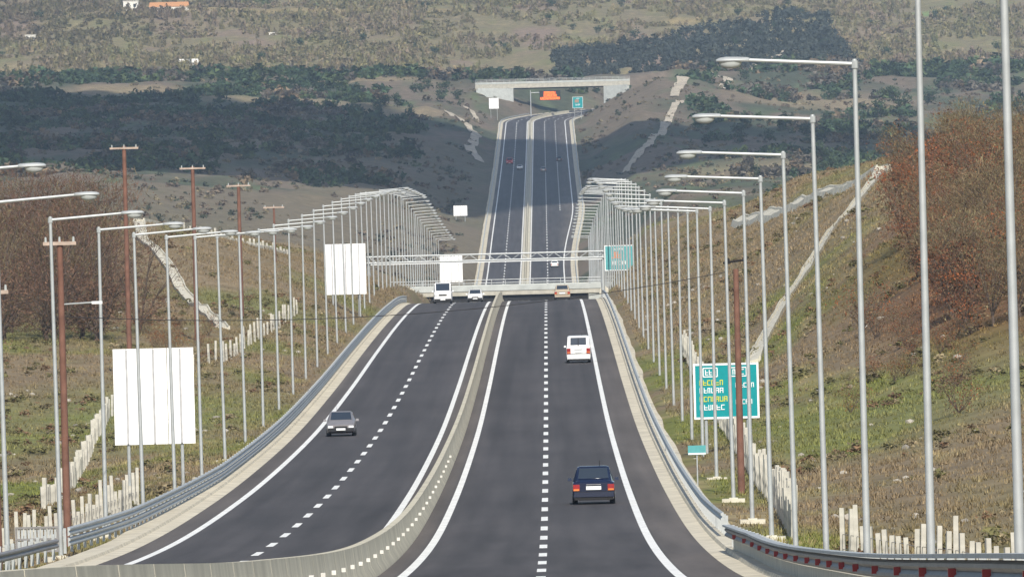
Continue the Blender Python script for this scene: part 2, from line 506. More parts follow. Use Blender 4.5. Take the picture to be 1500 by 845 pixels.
def lane_colour(x, d):
    c = np.where((x < -13.4) | (x > 3.75) | (np.abs(x + 4.9) < 0.95), 1.0, 0.0)
    col = lane + (shld - lane) * c[:, None]
    k = np.ones_like(x)
    for ctr in (-11.45, -7.75, -1.95, 1.85):
        w_ = 0.55 + 0.9 * vnoise(d / 90.0, d * 0 + ctr, 12)
        wob = 0.18 * (vnoise(d / 60.0, d * 0 + ctr + 7, 3) - .5)
        for off in (-0.85, 0.85):
            k -= 0.14 * w_ * np.exp(-((x - ctr - off - wob) / 0.34)**2)
        k -= 0.07 * w_ * np.exp(-((x - ctr - wob) / 0.4)**2)
    # resurfaced lengths and stains
    k *= 1 + 0.10 * (np.floor(vnoise(d / 75.0, np.floor((x + 13.3) / 3.7), 41) * 4) / 3 - 0.5) * (c < .5)
    k *= 1 - 0.22 * np.clip(fbm(x / 0.7, d / 9.0, 60) * 3 - 2.0, 0, 1)
    return col * np.clip(k, 0.5, 1.4)[:, None]
cc = lane_colour(v[:, 0] - shift(v[:, 1]), v[:, 1])
tag(link('road', fast_mesh('road', v, f, cc), M['asphalt']), kind='structure')
parts = []
for xa, w in ((-13.3, 0.28), (-5.95, 0.28), (-3.85, 0.28), (3.65, 0.28)):
    parts.append(strip(stations(-100, 1330), [(xa - w / 2, 0.008), (xa + w / 2, 0.008)]))
    parts.append(strip(stations(2200, 4300), [(xa - w / 2, 0.008), (xa + w / 2, 0.008)]))
for xa in (-9.6, 0.0):
    for d0 in np.arange(60.0, 1320, 19.9):
        parts.append(strip(stations(d0, d0 + 8.2, 4), [(xa - 0.13, 0.008), (xa + 0.13, 0.008)]))
    for d0 in np.arange(2200.0, 4250, 19.9):
        parts.append(strip(stations(d0, d0 + 8.2, 4), [(xa - 0.13, 0.008), (xa + 0.13, 0.008)]))
for d0 in np.arange(2990.0, 4200, 19.9):
    y_ = stations(d0, d0 + 8.2, 4)
    parts.append(strip(y_, [(lambda d: 3.6 + shift(d) - 0.13, 0.008), (lambda d: 3.6 + shift(d) + 0.13, 0.008)]))
v, f = cat_parts(parts)
tag(link('lane_marking', fast_mesh('lane_marking', v, f), M['white_line']), kind='structure')
def wav(x0, amp, seed):
    return lambda d: x0 + shift(d) + (widen(d) if x0 > 3 else 0) + (vnoise(d / 23.0, d * 0 + seed) - 0.5) * amp
gut = [strip(ALL, [(5.2, 0.004), (5.75, 0.03), (5.8, 0.14), (6.0, 0.15), (wav(6.75, 0.2, 4), 0.10), (wav(6.85, 0.2, 4), -0.3)]),
       strip(ALL, [(wav(-16.0, 0.2, 8), -0.3), (wav(-15.9, 0.2, 8), 0.08), (-15.3, 0.12), (-15.0, 0.13), (-14.95, 0.03), (-14.35, 0.004)])]
v, f = cat_parts(gut)
tag(link('gutter', fast_mesh('gutter', v, f), M['gutter']), kind='structure')

# ------------------------------------------------------------------ median barrier in segments
def jersey(d0, d1, n, h=1.0):
    rings = []
    for d in np.linspace(d0, d1, n):
        r, c = rz(d), -4.9 + sh(d)
        rings.append([(c + a, d, r + b) for a, b in ((-0.32, -0.1), (-0.32, 0.08), (-0.19, 0.30), (-0.11, h), (0.11, h), (0.19, 0.30), (0.32, 0.08), (0.32, -0.1))])
    return MB().loft(rings)
bar = thing('median_barrier', 'long low concrete barrier dividing the two carriageways of the near road', 'barrier', (0, 0, 0))
d, k = 40.0, 0
while d < 1240:
    sg = jersey(d + 0.03, d + 11.9, 5).build('barrier_segment', M['barrier'], bar, smooth=True)
    if d < 560:
        for q in (5.0,):
            y = d + q
            MB().box((-4.67, y, rz(y) + 0.55), (0.10, 0.12, 0.10)).build('reflector', M['refl'], sg)
    d += 12.0
bar2 = thing('median_barrier', 'long concrete barrier with pale strips down the middle of the far uphill road', 'barrier')
m = MB()
for d in np.arange(2200, 4080, 40.0):
    jersey(d, d + 39.9, 6).build('barrier_segment', M['barrier'], bar2, smooth=True)
v, f = cat_parts([strip(stations(2200, 4250), [(-5.72, 0.012), (-4.08, 0.012)])])
link('barrier_base', fast_mesh('barrier_base', v, f), M['concrete_pale'], bar2)

# ------------------------------------------------------------------ guardrails
def wbeam(path, zoff, side, m=None):
    """W profile along path [(x,y,z)]; side = +1 faces +x"""
    prof = ((0.0, -0.155), (0.075, -0.11), (0.075, -0.06), (0.01, 0.0), (0.075, 0.06), (0.075, 0.11), (0.0, 0.155), (-0.02, 0.155), (-0.02, -0.155))
    return MB().loft([[(x + a * side, y, z + zoff + b) for a, b in prof] for x, y, z in path])
def railpath(pts, step=4.0, dz=0.0):
    ds = [p[1] for p in pts]
    xs = [p[0] for p in pts]
    n = int((ds[-1] - ds[0]) / step) + 1
    out = []
    for y in np.linspace(ds[0], ds[-1], n):
        out.append((float(np.interp(y, ds, xs)) + sh(y) + (float(widen(y)) if xs[0] > 3 else 0), float(y), rz(y) + dz))
    return out
POST = MB().box((0, 0, 0.42), (0.10, 0.16, 0.88)).mesh('post', M['galv'])
def guardrail(label, pts, side, tops, mb, reflect=0, post_every=1, step=4.0, cap=False):
    g = thing('guardrail', label, 'guardrail')
    p = railpath(pts, step)
    for t in tops:
        wbeam(p, t, side).build('rail_beam', mb, g, smooth=False)
    stuff = MB()
    for k, q in enumerate(p):
        if k % post_every:
            continue
        if k < 290:
            o = link('post', POST, M['galv'], g, (q[0] - (0.2 if cap else 0.12) * side, q[1], q[2] - 0.02))
    if cap:
        c = MB()
        rings = [[(x + a, y, z + b) for a, b in ((-0.14, 0.80), (0.10, 0.80), (0.10, 0.86), (-0.14, 0.86))] for x, y, z in p]
        c.loft(rings).build('cap_rail', M['galv'], g)
    if reflect:
        for y in np.arange(pts[0][1] + 3, pts[-1][1] - 2, reflect):
            x = float(np.interp(y, [a[1] for a in pts], [a[0] for a in pts]))
            MB().box((x + 0.10 * side, y, rz(y) + 0.60), (0.11, 0.12, 0.13)).build('red_reflector', M['red'], g)
    return g
guardrail('weathered guardrail with red reflectors in the bottom right corner', [(5.9, 90), (5.8, 200), (6.0, 245), (6.05, 330), (5.8, 358)], -1, (0.62,), M['galv_dark'], reflect=12.0, cap=True)
guardrail('long steel guardrail curving beside the right hard shoulder up to the crest', [(6.1, 386), (6.0, 430), (6.05, 600), (6.1, 1240)], -1, (0.80,), M['galv'])
guardrail('long double steel guardrail beside the left hard shoulder up to the crest', [(-16.6, 398), (-15.9, 440), (-15.3, 540), (-15.2, 1240)], 1, (0.72, 0.36), M['galv'])
guardrail('short dark guardrail length in the bottom left corner by the first lamp', [(-16.9, 250), (-16.65, 330), (-16.5, 376), (-16.35, 383)], 1, (0.52,), M['galv_dark'])
guardrail('far guardrail beside the uphill lanes below the distant bridge', [(6.3, 2250), (6.3, 4010)], -1, (0.6,), M['galv'], step=10)
guardrail('far guardrail beside the downhill lanes below the distant bridge', [(-15.2, 2250), (-15.2, 4060)], 1, (0.6,), M['galv'], step=10)
# parapet wall under the near right rail
w = MB()
w.loft([[(float(np.interp(y, [90, 200, 245, 330, 358], [5.95, 5.85, 6.05, 6.1, 5.85])) + a, y, rz(y) + b) for a, b in ((0, -0.4), (0, 0.44), (0.3, 0.44), (0.3, -0.4))] for y in np.linspace(80, 352, 60)])
tag(w.build('parapet_wall', M['concrete_pale']), 'pale concrete kerb wall under the guardrail with red reflectors', 'wall')
# perforated steel panel at the end of the left rail
pn = thing('steel_panel', 'grey perforated steel panel beside the foot of the lamp in the bottom left', 'panel', (-18.35, 396, rz(396) + 0.05))
f_ = MB()
for z_ in (0.04, 0.46, 0.86):
    f_.box((0.75, 0, z_), (1.5, 0.06, 0.07))
for x_ in (0.03, 1.47):
    f_.box((x_, 0.01, 0.45), (0.07, 0.06, 0.9))
f_.build('frame', M['galv_dark'], pn)
for i in range(12):
    MB().box((0.12 + i * 0.115, 0.02, 0.45), (0.075, 0.02, 0.76)).build('bar', M['galv'], pn)

# ------------------------------------------------------------------ street lamps
def make_lamp(side, h=12.0):
    """side: +1 arm points to +x"""
    t = thing('street_lamp', '', 'street lamp')
    MB().tube((0, 0, 0), (0, 0, h), 0.088, 0.056, 10).tube((0, 0, h - 0.02), (0, 0, h + 0.06), 0.065, 0.05, 10).build('pole', M['galv'], t, smooth=True)
    a = MB().tube((0, 0, h - 0.06), (side * 2.55, 0, h + 0.10), 0.05, 0.042, 8)
    a.tube((0, 0, h - 0.16), (0, 0, h + 0.02), 0.085, 0.085, 8)
    a.build('arm', M['galv'], t, smooth=True)
    hd = MB()
    rings = []
    for u_, w_, hh in ((0, 0.05, 0.05), (0.06, 0.11, 0.075), (0.30, 0.15, 0.09), (0.55, 0.17, 0.095), (0.72, 0.13, 0.075), (0.80, 0.05, 0.03)):
        x = side * (2.5 + u_)
        rings.append([(x, w_ * math.cos(q), h + 0.10 + max(hh * math.sin(q), -0.035)) for q in np.linspace(0, 2 * math.pi, 11)[:-1]])
    hdo = hd.loft(rings).build('lamp_head', M['galv'], t, smooth=True)
    g = MB()
    rings = []
    for z_, r_ in ((0.02, 0.15), (-0.05, 0.15), (-0.11, 0.12), (-0.15, 0.06)):
        rings.append([(side * (2.96) + 1.75 * r_ * math.cos(q), 0.9 * r_ * math.sin(q), h + 0.06 + z_) for q in np.linspace(0, 2 * math.pi, 11)[:-1]])
    g.loft(rings).build('lamp_glass', M['glass_lamp'], hdo, smooth=True)
    MB().box((0, 0, -0.25), (0.95, 0.75, 0.8)).box((0, 0, 0.17), (0.36, 0.36, 0.05)).build('footing', M['concrete_pale'], t)
    return t
lampR, lampL = make_lamp(-1, 12.5), make_lamp(1, 12.05)
remember(None)
def put_lamp(proto, first, x, d, z, lean, label, group):
    o = proto if first else copy_tree(proto)
    o.location = (x, d, z)
    o.rotation_euler = (0, lean, random.uniform(-0.05, 0.05))
    tag(o, label, 'street lamp', group)
NEAR = 22
rd = [181, 224, 272, 313, 353, 392, 430, 474, 522, 568]
while rd[-1] < 2120:
    rd.append(rd[-1] + 43.4)
for k, d in enumerate(rd):
    z = rz(d) - 0.12 if d < 1250 else -0.5 + float(np.interp(d, [1250, 1520, 1863, 2120], [-17.6, -19.8, -25.6, -31]))
    if k < 2:
        lab = ('grey lamp post nearest the right edge, its lamp above the photo', 'tall grey lamp post second from the right edge, rising beyond the photo top')[k]
    elif k < 14:
        lab = f'galvanised street lamp on the right verge, {ORD[k]} from the front'
        if k == 2: lab = 'tallest whole street lamp on the right verge, its glass lamp highest in view'
    elif k < 20:
        lab = f'thin grey street lamp in the right row towards the crest, {ORD[k]} from the front'
    elif d < 1250:
        lab = f'thin grey street lamp packed near the crest, {ORD[k]} in the right row'
    else:
        lab = f'tiny street lamp in the right arc beyond the crest, {ORD1[k]} of the row'
    put_lamp(lampR, k == 0, 7.85 if d > 260 else 7.8, d, z - 0.03, random.uniform(-0.007, 0.006), lab, 'street lamps along the right verge')
ld = [322, 362, 401]
while ld[-1] < 2140:
    ld.append(ld[-1] + 40.6)
for k, d in enumerate(ld):
    z = rz(d) - 0.32 if d < 1230 else float(np.interp(d, [1230, 1520, 1863, 2140], [-17.2, -19.6, -25.5, -31]))
    if k == 0:
        lab = 'street lamp whose arm alone enters at the left edge'
    elif k < 14:
        lab = f'galvanised street lamp on the left verge, {ORD[k]} from the front'
        if k == 2: lab = 'street lamp on the left verge with its foot between the two rail ends'
    elif k < 20:
        lab = f'thin grey street lamp in the left row towards the crest, {ORD[k]} from the front'
    elif d < 1230:
        lab = f'thin grey street lamp packed near the crest, {ORD[k]} in the left row'
    else:
        lab = f'tiny street lamp in the left arc beyond the crest, {ORD1[k]} of the row'
    put_lamp(lampL, k == 0, float(np.interp(d, [1000, 1900], [-17.0, -20.3])), d, z - 0.03, random.uniform(-0.007, 0.006) - 0.003, lab, 'street lamps along the left verge')

# ------------------------------------------------------------------ wooden power poles and the wire
def wood_pole(x, d, top, base, label, arm=1.6, r=0.13, bracket=False, wires=True):
    t = thing('power_pole', label, 'power pole', (x, d, base), 0, 'wooden power poles')
    h = top - base
    MB().tube((0, 0, -0.5), (0, 0, h), r, r * 0.72, 9).build('pole', M['wood'], t, smooth=True)
    if arm:
        c = MB().box((0, -0.12, h - 0.15), (arm, 0.12, 0.13)).build('crossarm', M['wood_arm'], t)
        for s in (-0.42, 0, 0.42):
            MB().tube((s * arm, -0.12, h - 0.1), (s * arm, -0.12, h + 0.1), 0.05, 0.035, 6).build('insulator', M['glass_lamp'], c)
    if bracket:
        bz = h - bracket
        b = MB().tube((0, 0, bz), (1.2, 0, bz + 0.05), 0.03, 0.03, 6).build('lamp_bracket', M['galv'], t)
        MB().box((1.35, 0, bz + 0.04), (0.4, 0.16, 0.1)).build('lamp_head', M['sign_white'], b)
    return t
wood_pole(-18.0, 430, -3.4, gz(-18, 430), 'brown wooden pole standing close behind the second lamp from the left edge', 1.25, 0.155, bracket=2.45)
wood_pole(-18.75, 392, -4.7, gz(-18.75, 392), 'brown wooden pole just inside the left edge with a low pale crossarm', 1.15, 0.13)
wood_pole(-29, 795, 0.1, gz(-29, 795), 'rust brown power pole rising above the bare trees, leftmost of the high ones', 2.0, 0.2)
wood_pole(-26.9, 880, -1.6, gz(-26.9, 880), 'rust brown power pole over the grove, middle of the three high ones', 2.0, 0.2)
wood_pole(-25.4, 954, -3.3, gz(-25.4, 954), 'rust brown power pole above the brown bank, rightmost of the three high ones', 2.0, 0.2)
wood_pole(-26.0, 1100, -6, gz(-26, 1100), 'faint small power pole behind the left lamp row near the brown bank', 2.0, 0.14)
wp = wood_pole(8.45, 490, -5.9, gz(8.45, 490), 'bare brown wooden pole in front of the green road sign', 0, 0.165)
MB().tube((-0.55, 0, 9.95), (0.35, 0, 10.05), 0.05, 0.05, 6).tube((-0.3, 0, 9.9), (-0.3, 0, 10.15), 0.06, 0.04, 6).build('wire_hook', M['black'], wp)
def wire(p0, p1, sag, label, r=0.016):
    n, m_ = 24, MB()
    pts = []
    for i in range(n + 1):
        t = i / n
        p = Vector(p0).lerp(Vector(p1), t)
        p.z -= sag * 4 * t * (1 - t)
        pts.append(p)
    for a, b in zip(pts, pts[1:]):
        m_.tube(a, b, r, r, 5, caps=False)
    return tag(m_.build('overhead_wire', M['wire']), label, 'wire')
wire((8.1, 490, -6.0), (-18.0, 430, -6.3), 0.85, 'thin dark overhead wire sagging right across both carriageways')

# ------------------------------------------------------------------ signs
def sign_back(label, x0, x1, d, z0, z1, ground, nseam=5):
    w, h = x1 - x0, z1 - z0
    t = thing('road_sign', label, 'road sign', ((x0 + x1) / 2, d, ground))
    b = z0 - ground
    pw = w / nseam
    for i in range(nseam):
        x = -w / 2 + (i + 0.5) * pw
        MB().box((x, 0, b + h / 2), (pw - 0.03, 0.05, h)).build('panel', M['sign_back'], t)
    for s in (-0.33, 0.0, 0.33):
        MB().box((s * w, -0.07, b + h / 2), (0.09, 0.06, h - 0.1)).build('stiffener', M['seam'], t)
    for s in (-0.33, 0.33):
        MB().tube((s * w, 0.10, -0.4), (s * w, 0.10, b + h), 0.08, 0.08, 8).build('post', M['galv'], t, smooth=True)
    return t
sign_back('large blank white sign back standing behind the left lamp row, biggest in view', -20.4, -16.55, 541, -18.1 + 4.0, -9.55, gz(-18.4, 541) - .2, 6)
sign_back('blank white sign back further up the left row, nearer the crest', -20.2, -16.45, 1050, -14.05, -9.4, gz(-18.3, 1050) - .2, 6)
sign_back('blank white sign back beside the white van at the crest', -18.4, -14.5, 1960, -24.6, -19.9, -32.5, 3)
sign_back('small pale sign back beside the far road above the gantry', -23.6, -20.1, 2900, -19.6, -17.0, gz(-22, 2900) - .3, 3)
sign_back('tiny white sign back at the left end of the distant bridge', -19.3, -15.9, 4000, 10.2, 13.9, gz(-17.5, 4000) - .3, 2)

def glyphs(mb, x0, x1, z, h, rnd, y=-0.045):
    """a line of illegible strokes, as small as letters on the sign"""
    x = x0
    while x < x1 - 0.4 * h:
        w = h * rnd.uniform(0.5, 0.75)
        st = h * 0.15
        k = rnd.randrange(5)
        bars = [(x + st / 2, z, st, h)]
        if k in (0, 1, 3): bars.append((x + w / 2, z + h / 2 - st / 2, w, st))
        if k in (1, 2, 4): bars.append((x + w / 2, z - h / 2 + st / 2, w, st))
        if k in (0, 2, 3): bars.append((x + w - st / 2, z, st, h))
        if k in (3, 4): bars.append((x + w / 2, z, w, st))
        for i, (bx, bz, bw, bh) in enumerate(bars):
            mb.box((bx, y - 0.002 * i, bz), (bw, 0.012, bh))
        x += w + h * 0.16
def guide_sign(label, x0, x1, d, z0, z1, ground, face, seed, far=False):
    rnd = random.Random(seed)
    w, h = x1 - x0, z1 - z0
    t = thing('direction_sign', label, 'road sign', ((x0 + x1) / 2, d, ground))
    b = z0 - ground
    MB().box((0, 0, b + h / 2), (w, 0.05, h)).build('face', face, t)
    fr = MB()
    e = 0.05 * w * 0.6
    for z_ in (b + e / 2, b + h - e / 2):
        fr.box((0, -0.032, z_), (w, 0.02, e))
    for x_ in (-w / 2 + e / 2, w / 2 - e / 2):
        fr.box((x_, -0.034, b + h / 2), (e, 0.02, h - 2 * e))
    fr.build('border', M['sign_white'], t)
    if not far:
        sh_ = MB()
        for xa, wa in ((-0.24, 0.30), (0.19, 0.34)):
            xc, zc, ww, hh = xa * w, b + h * 0.84, wa * w * 0.72, h * 0.155
            for z_ in (zc - hh / 2, zc + hh / 2):
                sh_.box((xc, -0.04, z_), (ww, 0.015, 0.05))
            for x_ in (xc - ww / 2, xc + ww / 2):
                sh_.box((x_, -0.043, zc), (0.05, 0.015, hh))
            glyphs(sh_, xc - ww * 0.36, xc + ww * 0.40, zc, hh * 0.62, rnd)
        sh_.build('route_shield', M['sign_white'], t)
        for zz, colr, e1 in ((0.655, 'sign_yellow', -0.04), (0.515, 'sign_white', -0.04), (0.36, 'sign_yellow', 0.04), (0.21, 'sign_white', -0.04)):
            l = MB()
            glyphs(l, -0.41 * w, e1 * w, b + h * zz, h * 0.095, rnd)
            l.build('lettering', M[colr], t)
        for zz in (0.60, 0.30):
            l = MB()
            glyphs(l, 0.14 * w, 0.42 * w, b + h * zz, h * 0.085, rnd)
            l.build('lettering', M['sign_white'], t)
        MB().box((0.055 * w, -0.04, b + h * 0.42), (0.05, 0.014, h * 0.76)).build('divider', M['sign_white'], t)
    else:
        for xx, zz, ww, hh, mk in ((-0.06, 0.62, 0.42, 0.26, 'amber'), (0.02, 0.30, 0.5, 0.14, 'sign_white'), (0.0, 0.85, 0.3, 0.08, 'sign_white')):
            l = MB()
            glyphs(l, (xx - ww / 2) * w, (xx + ww / 2) * w, b + h * zz, h * hh, rnd)
            l.build('lettering', M[mk], t)
    for s in (-0.32, 0.32):
        MB().tube((s * w, 0.12, -0.4), (s * w, 0.12, b + h), 0.085, 0.085, 8).build('post', M['galv'], t, smooth=True)
    return t
guide_sign('large green direction sign with yellow and white lettering behind the right lamp posts', 7.55, 10.85, 575, -14.45, -11.65, gz(9.2, 575) - .2, M['teal'], 3)
guide_sign('smaller green sign with orange mark at the right end of the steel gantry', 7.0, 10.45, 1352, -16.1, -13.1, -21, M['teal_pale'], 5, True)
guide_sign('tiny green sign under the right end of the distant bridge', 9.9, 13.5, 3950, 9.5, 13.4, 4.5, M['teal'], 8, True)
sp = thing('direction_sign', 'small green plate on a short post beside the right guardrail', 'road sign', (6.85, 512, gz(6.85, 512) - .05))
MB().box((0, 0, 1.62), (0.8, 0.03, 0.42)).build('face', M['teal_pale'], sp)
MB().box((0, -0.02, 1.46), (0.78, 0.02, 0.07)).build('border', M['sign_white'], sp)
MB().tube((0, 0.04, -0.2), (0, 0.04, 1.8), 0.035, 0.035, 7).build('post', M['galv'], sp)

# ------------------------------------------------------------------ gantry just past the crest
D0 = 1352
zg = -14.1
ga = thing('sign_gantry', 'pale steel gantry spanning the road just beyond the crest', 'gantry', (0, D0, zg))
b_ = MB()
for zz in (-0.36, 0.36):
    for yy in (-0.4, 0.4):
        b_.tube((-21.2, yy, zz), (6.9, yy, zz), 0.09, 0.09, 8)
b_.build('beam', M['galv'], ga, smooth=True)
lt = MB()
for i in range(28):
    x = -21.0 + i
    s = 1 if i % 2 else -1
    lt.tube((x, -0.4, -0.34 * s), (x + 1, -0.4, 0.34 * s), 0.03, 0.03, 5)
    lt.tube((x, 0.4, -0.34 * s), (x + 1, 0.4, 0.34 * s), 0.03, 0.03, 5)
lt.build('lattice', M['galv'], ga)
MB().box((-7, 0, -0.54), (27.5, 0.7, 0.14)).build('walkway', M['sign_white'], ga)
for x in (-21.0, 6.75):
    MB().tube((x, 0, -8.5), (x, 0, 0.3), 0.28, 0.2, 10).build('column', M['galv'], ga, smooth=True)

# ------------------------------------------------------------------ overbridge in the dip beyond the crest
def bridge(name, label, d, x0, x1, open0, open1, ztop, zbot, deck_depth, tilt, rail=1.0, mat_deck='bridge_concrete', baseL=-40, baseR=-40, girder=0.9):
    t = thing('overbridge', label, 'bridge', (0, d, 0))
    def zt(x, z): return z + tilt * (x - (x0 + x1) / 2)
    def slab(xa, xb, za, zb, y0, y1):
        return MB().add([(xa, y0, zt(xa, za)), (xb, y0, zt(xb, za)), (xb, y1, zt(xb, za)), (xa, y1, zt(xa, za)),
                         (xa, y0, zt(xa, zb)), (xb, y0, zt(xb, zb)), (xb, y1, zt(xb, zb)), (xa, y1, zt(xa, zb))],
                        ((0, 3, 2, 1), (4, 5, 6, 7), (0, 1, 5, 4), (1, 2, 6, 5), (2, 3, 7, 6), (3, 0, 4, 7)))
    slab(x0, x1, zbot, ztop - 0.35, 0.1, deck_depth - 0.1).build('deck', M['concrete'], t)
    slab(x0, x1, ztop - 0.7, ztop, 0, 0.35).build('parapet', M[mat_deck], t)
    slab(x0, x1, ztop - 0.7, ztop, deck_depth - 0.35, deck_depth).build('parapet', M[mat_deck], t)
    for a, b, base in ((x0 + .3, open0, baseL), (open1, x1 - .3, baseR)):
        slab(a, b, base, zbot - 0.01, 0.3, deck_depth - 0.3).build('abutment', M[mat_deck], t)
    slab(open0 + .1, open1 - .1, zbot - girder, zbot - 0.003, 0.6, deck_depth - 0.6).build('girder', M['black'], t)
    r = MB()
    for z_ in (0.45, 0.9):
        r.tube((x0, 0.15, zt(x0, ztop + z_ * rail)), (x1, 0.15, zt(x1, ztop + z_ * rail)), 0.05, 0.05, 5)
    r.build('handrail', M['galv'], t)
    n = int((x1 - x0) / 2.0)
    pm = MB().box((0, 0.15, 0.45 * rail), (0.08, 0.08, 0.9 * rail)).mesh('rail_post', M['galv'])
    for i in range(n + 1):
        x = x0 + (x1 - x0) * i / n
        link('rail_post', pm, M['galv'], t, (x, 0, zt(x, ztop)))
    return t
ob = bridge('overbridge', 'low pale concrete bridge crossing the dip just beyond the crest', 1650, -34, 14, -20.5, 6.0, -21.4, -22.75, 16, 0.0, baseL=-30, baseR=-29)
for x in (-4.9,):
    MB().box((x, 4.5, -25.2), (0.9, 7.5, 4.9)).build('pier', M['concrete'], ob)
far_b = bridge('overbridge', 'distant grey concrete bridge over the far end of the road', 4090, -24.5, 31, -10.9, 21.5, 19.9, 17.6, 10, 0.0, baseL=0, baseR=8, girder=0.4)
for s, xa, xb in ((-1, -10.9, -23.5), (1, 21.5, 30)):
    MB().add([(xa, -0.3, 17.5), (xb, -6, 17.9), (xb, -6, 17.0), (xa, -0.3, 7.0), (xa, 0.25, 17.5), (xb, -5.5, 17.9), (xb, -5.5, 17.0), (xa, 0.25, 7.0)],
             ((0, 1, 2, 3), (4, 7, 6, 5), (0, 4, 5, 1), (1, 5, 6, 2), (2, 6, 7, 3), (3, 7, 4, 0))).build('wing_wall', M['bridge_concrete'], far_b)

# far message sign
vm = thing('message_sign', 'dark electronic sign showing bright orange lettering under the distant bridge', 'message sign', (2.2, 4040, 6.0))
MB().box((0, 0, 8.5), (7.4, 0.5, 3.4)).build('housing', M['black'], vm)
rnd = random.Random(4)
l1, l2, l3 = MB(), MB(), MB()
glyphs(l1, -2.0, 1.9, 9.45, 0.85, rnd, -0.3)
glyphs(l2, -2.2, 2.3, 8.45, 0.85, rnd, -0.3)
glyphs(l3, -3.4, 3.5, 7.45, 0.8, rnd, -0.3)
l1.build('lettering', M['orange'], vm)
l2.build('lettering', M['orange'], vm)
l3.build('lettering', M['orange'], vm)
MB().box((-0.1, -0.255, 8.95), (4.4, 0.02, 1.9)).box((0, -0.256, 7.45), (7.0, 0.02, 0.95)).build('lit_field', M['orange_dim'], vm)
MB().tube((-6.9, 0.5, -0.5), (-6.9, 0.5, 10.4), 0.22, 0.18, 8).build('column', M['galv'], vm)
MB().tube((-6.9, 0.5, 9.6), (3.6, 0.5, 9.6), 0.12, 0.12, 8).build('arm', M['galv'], vm)

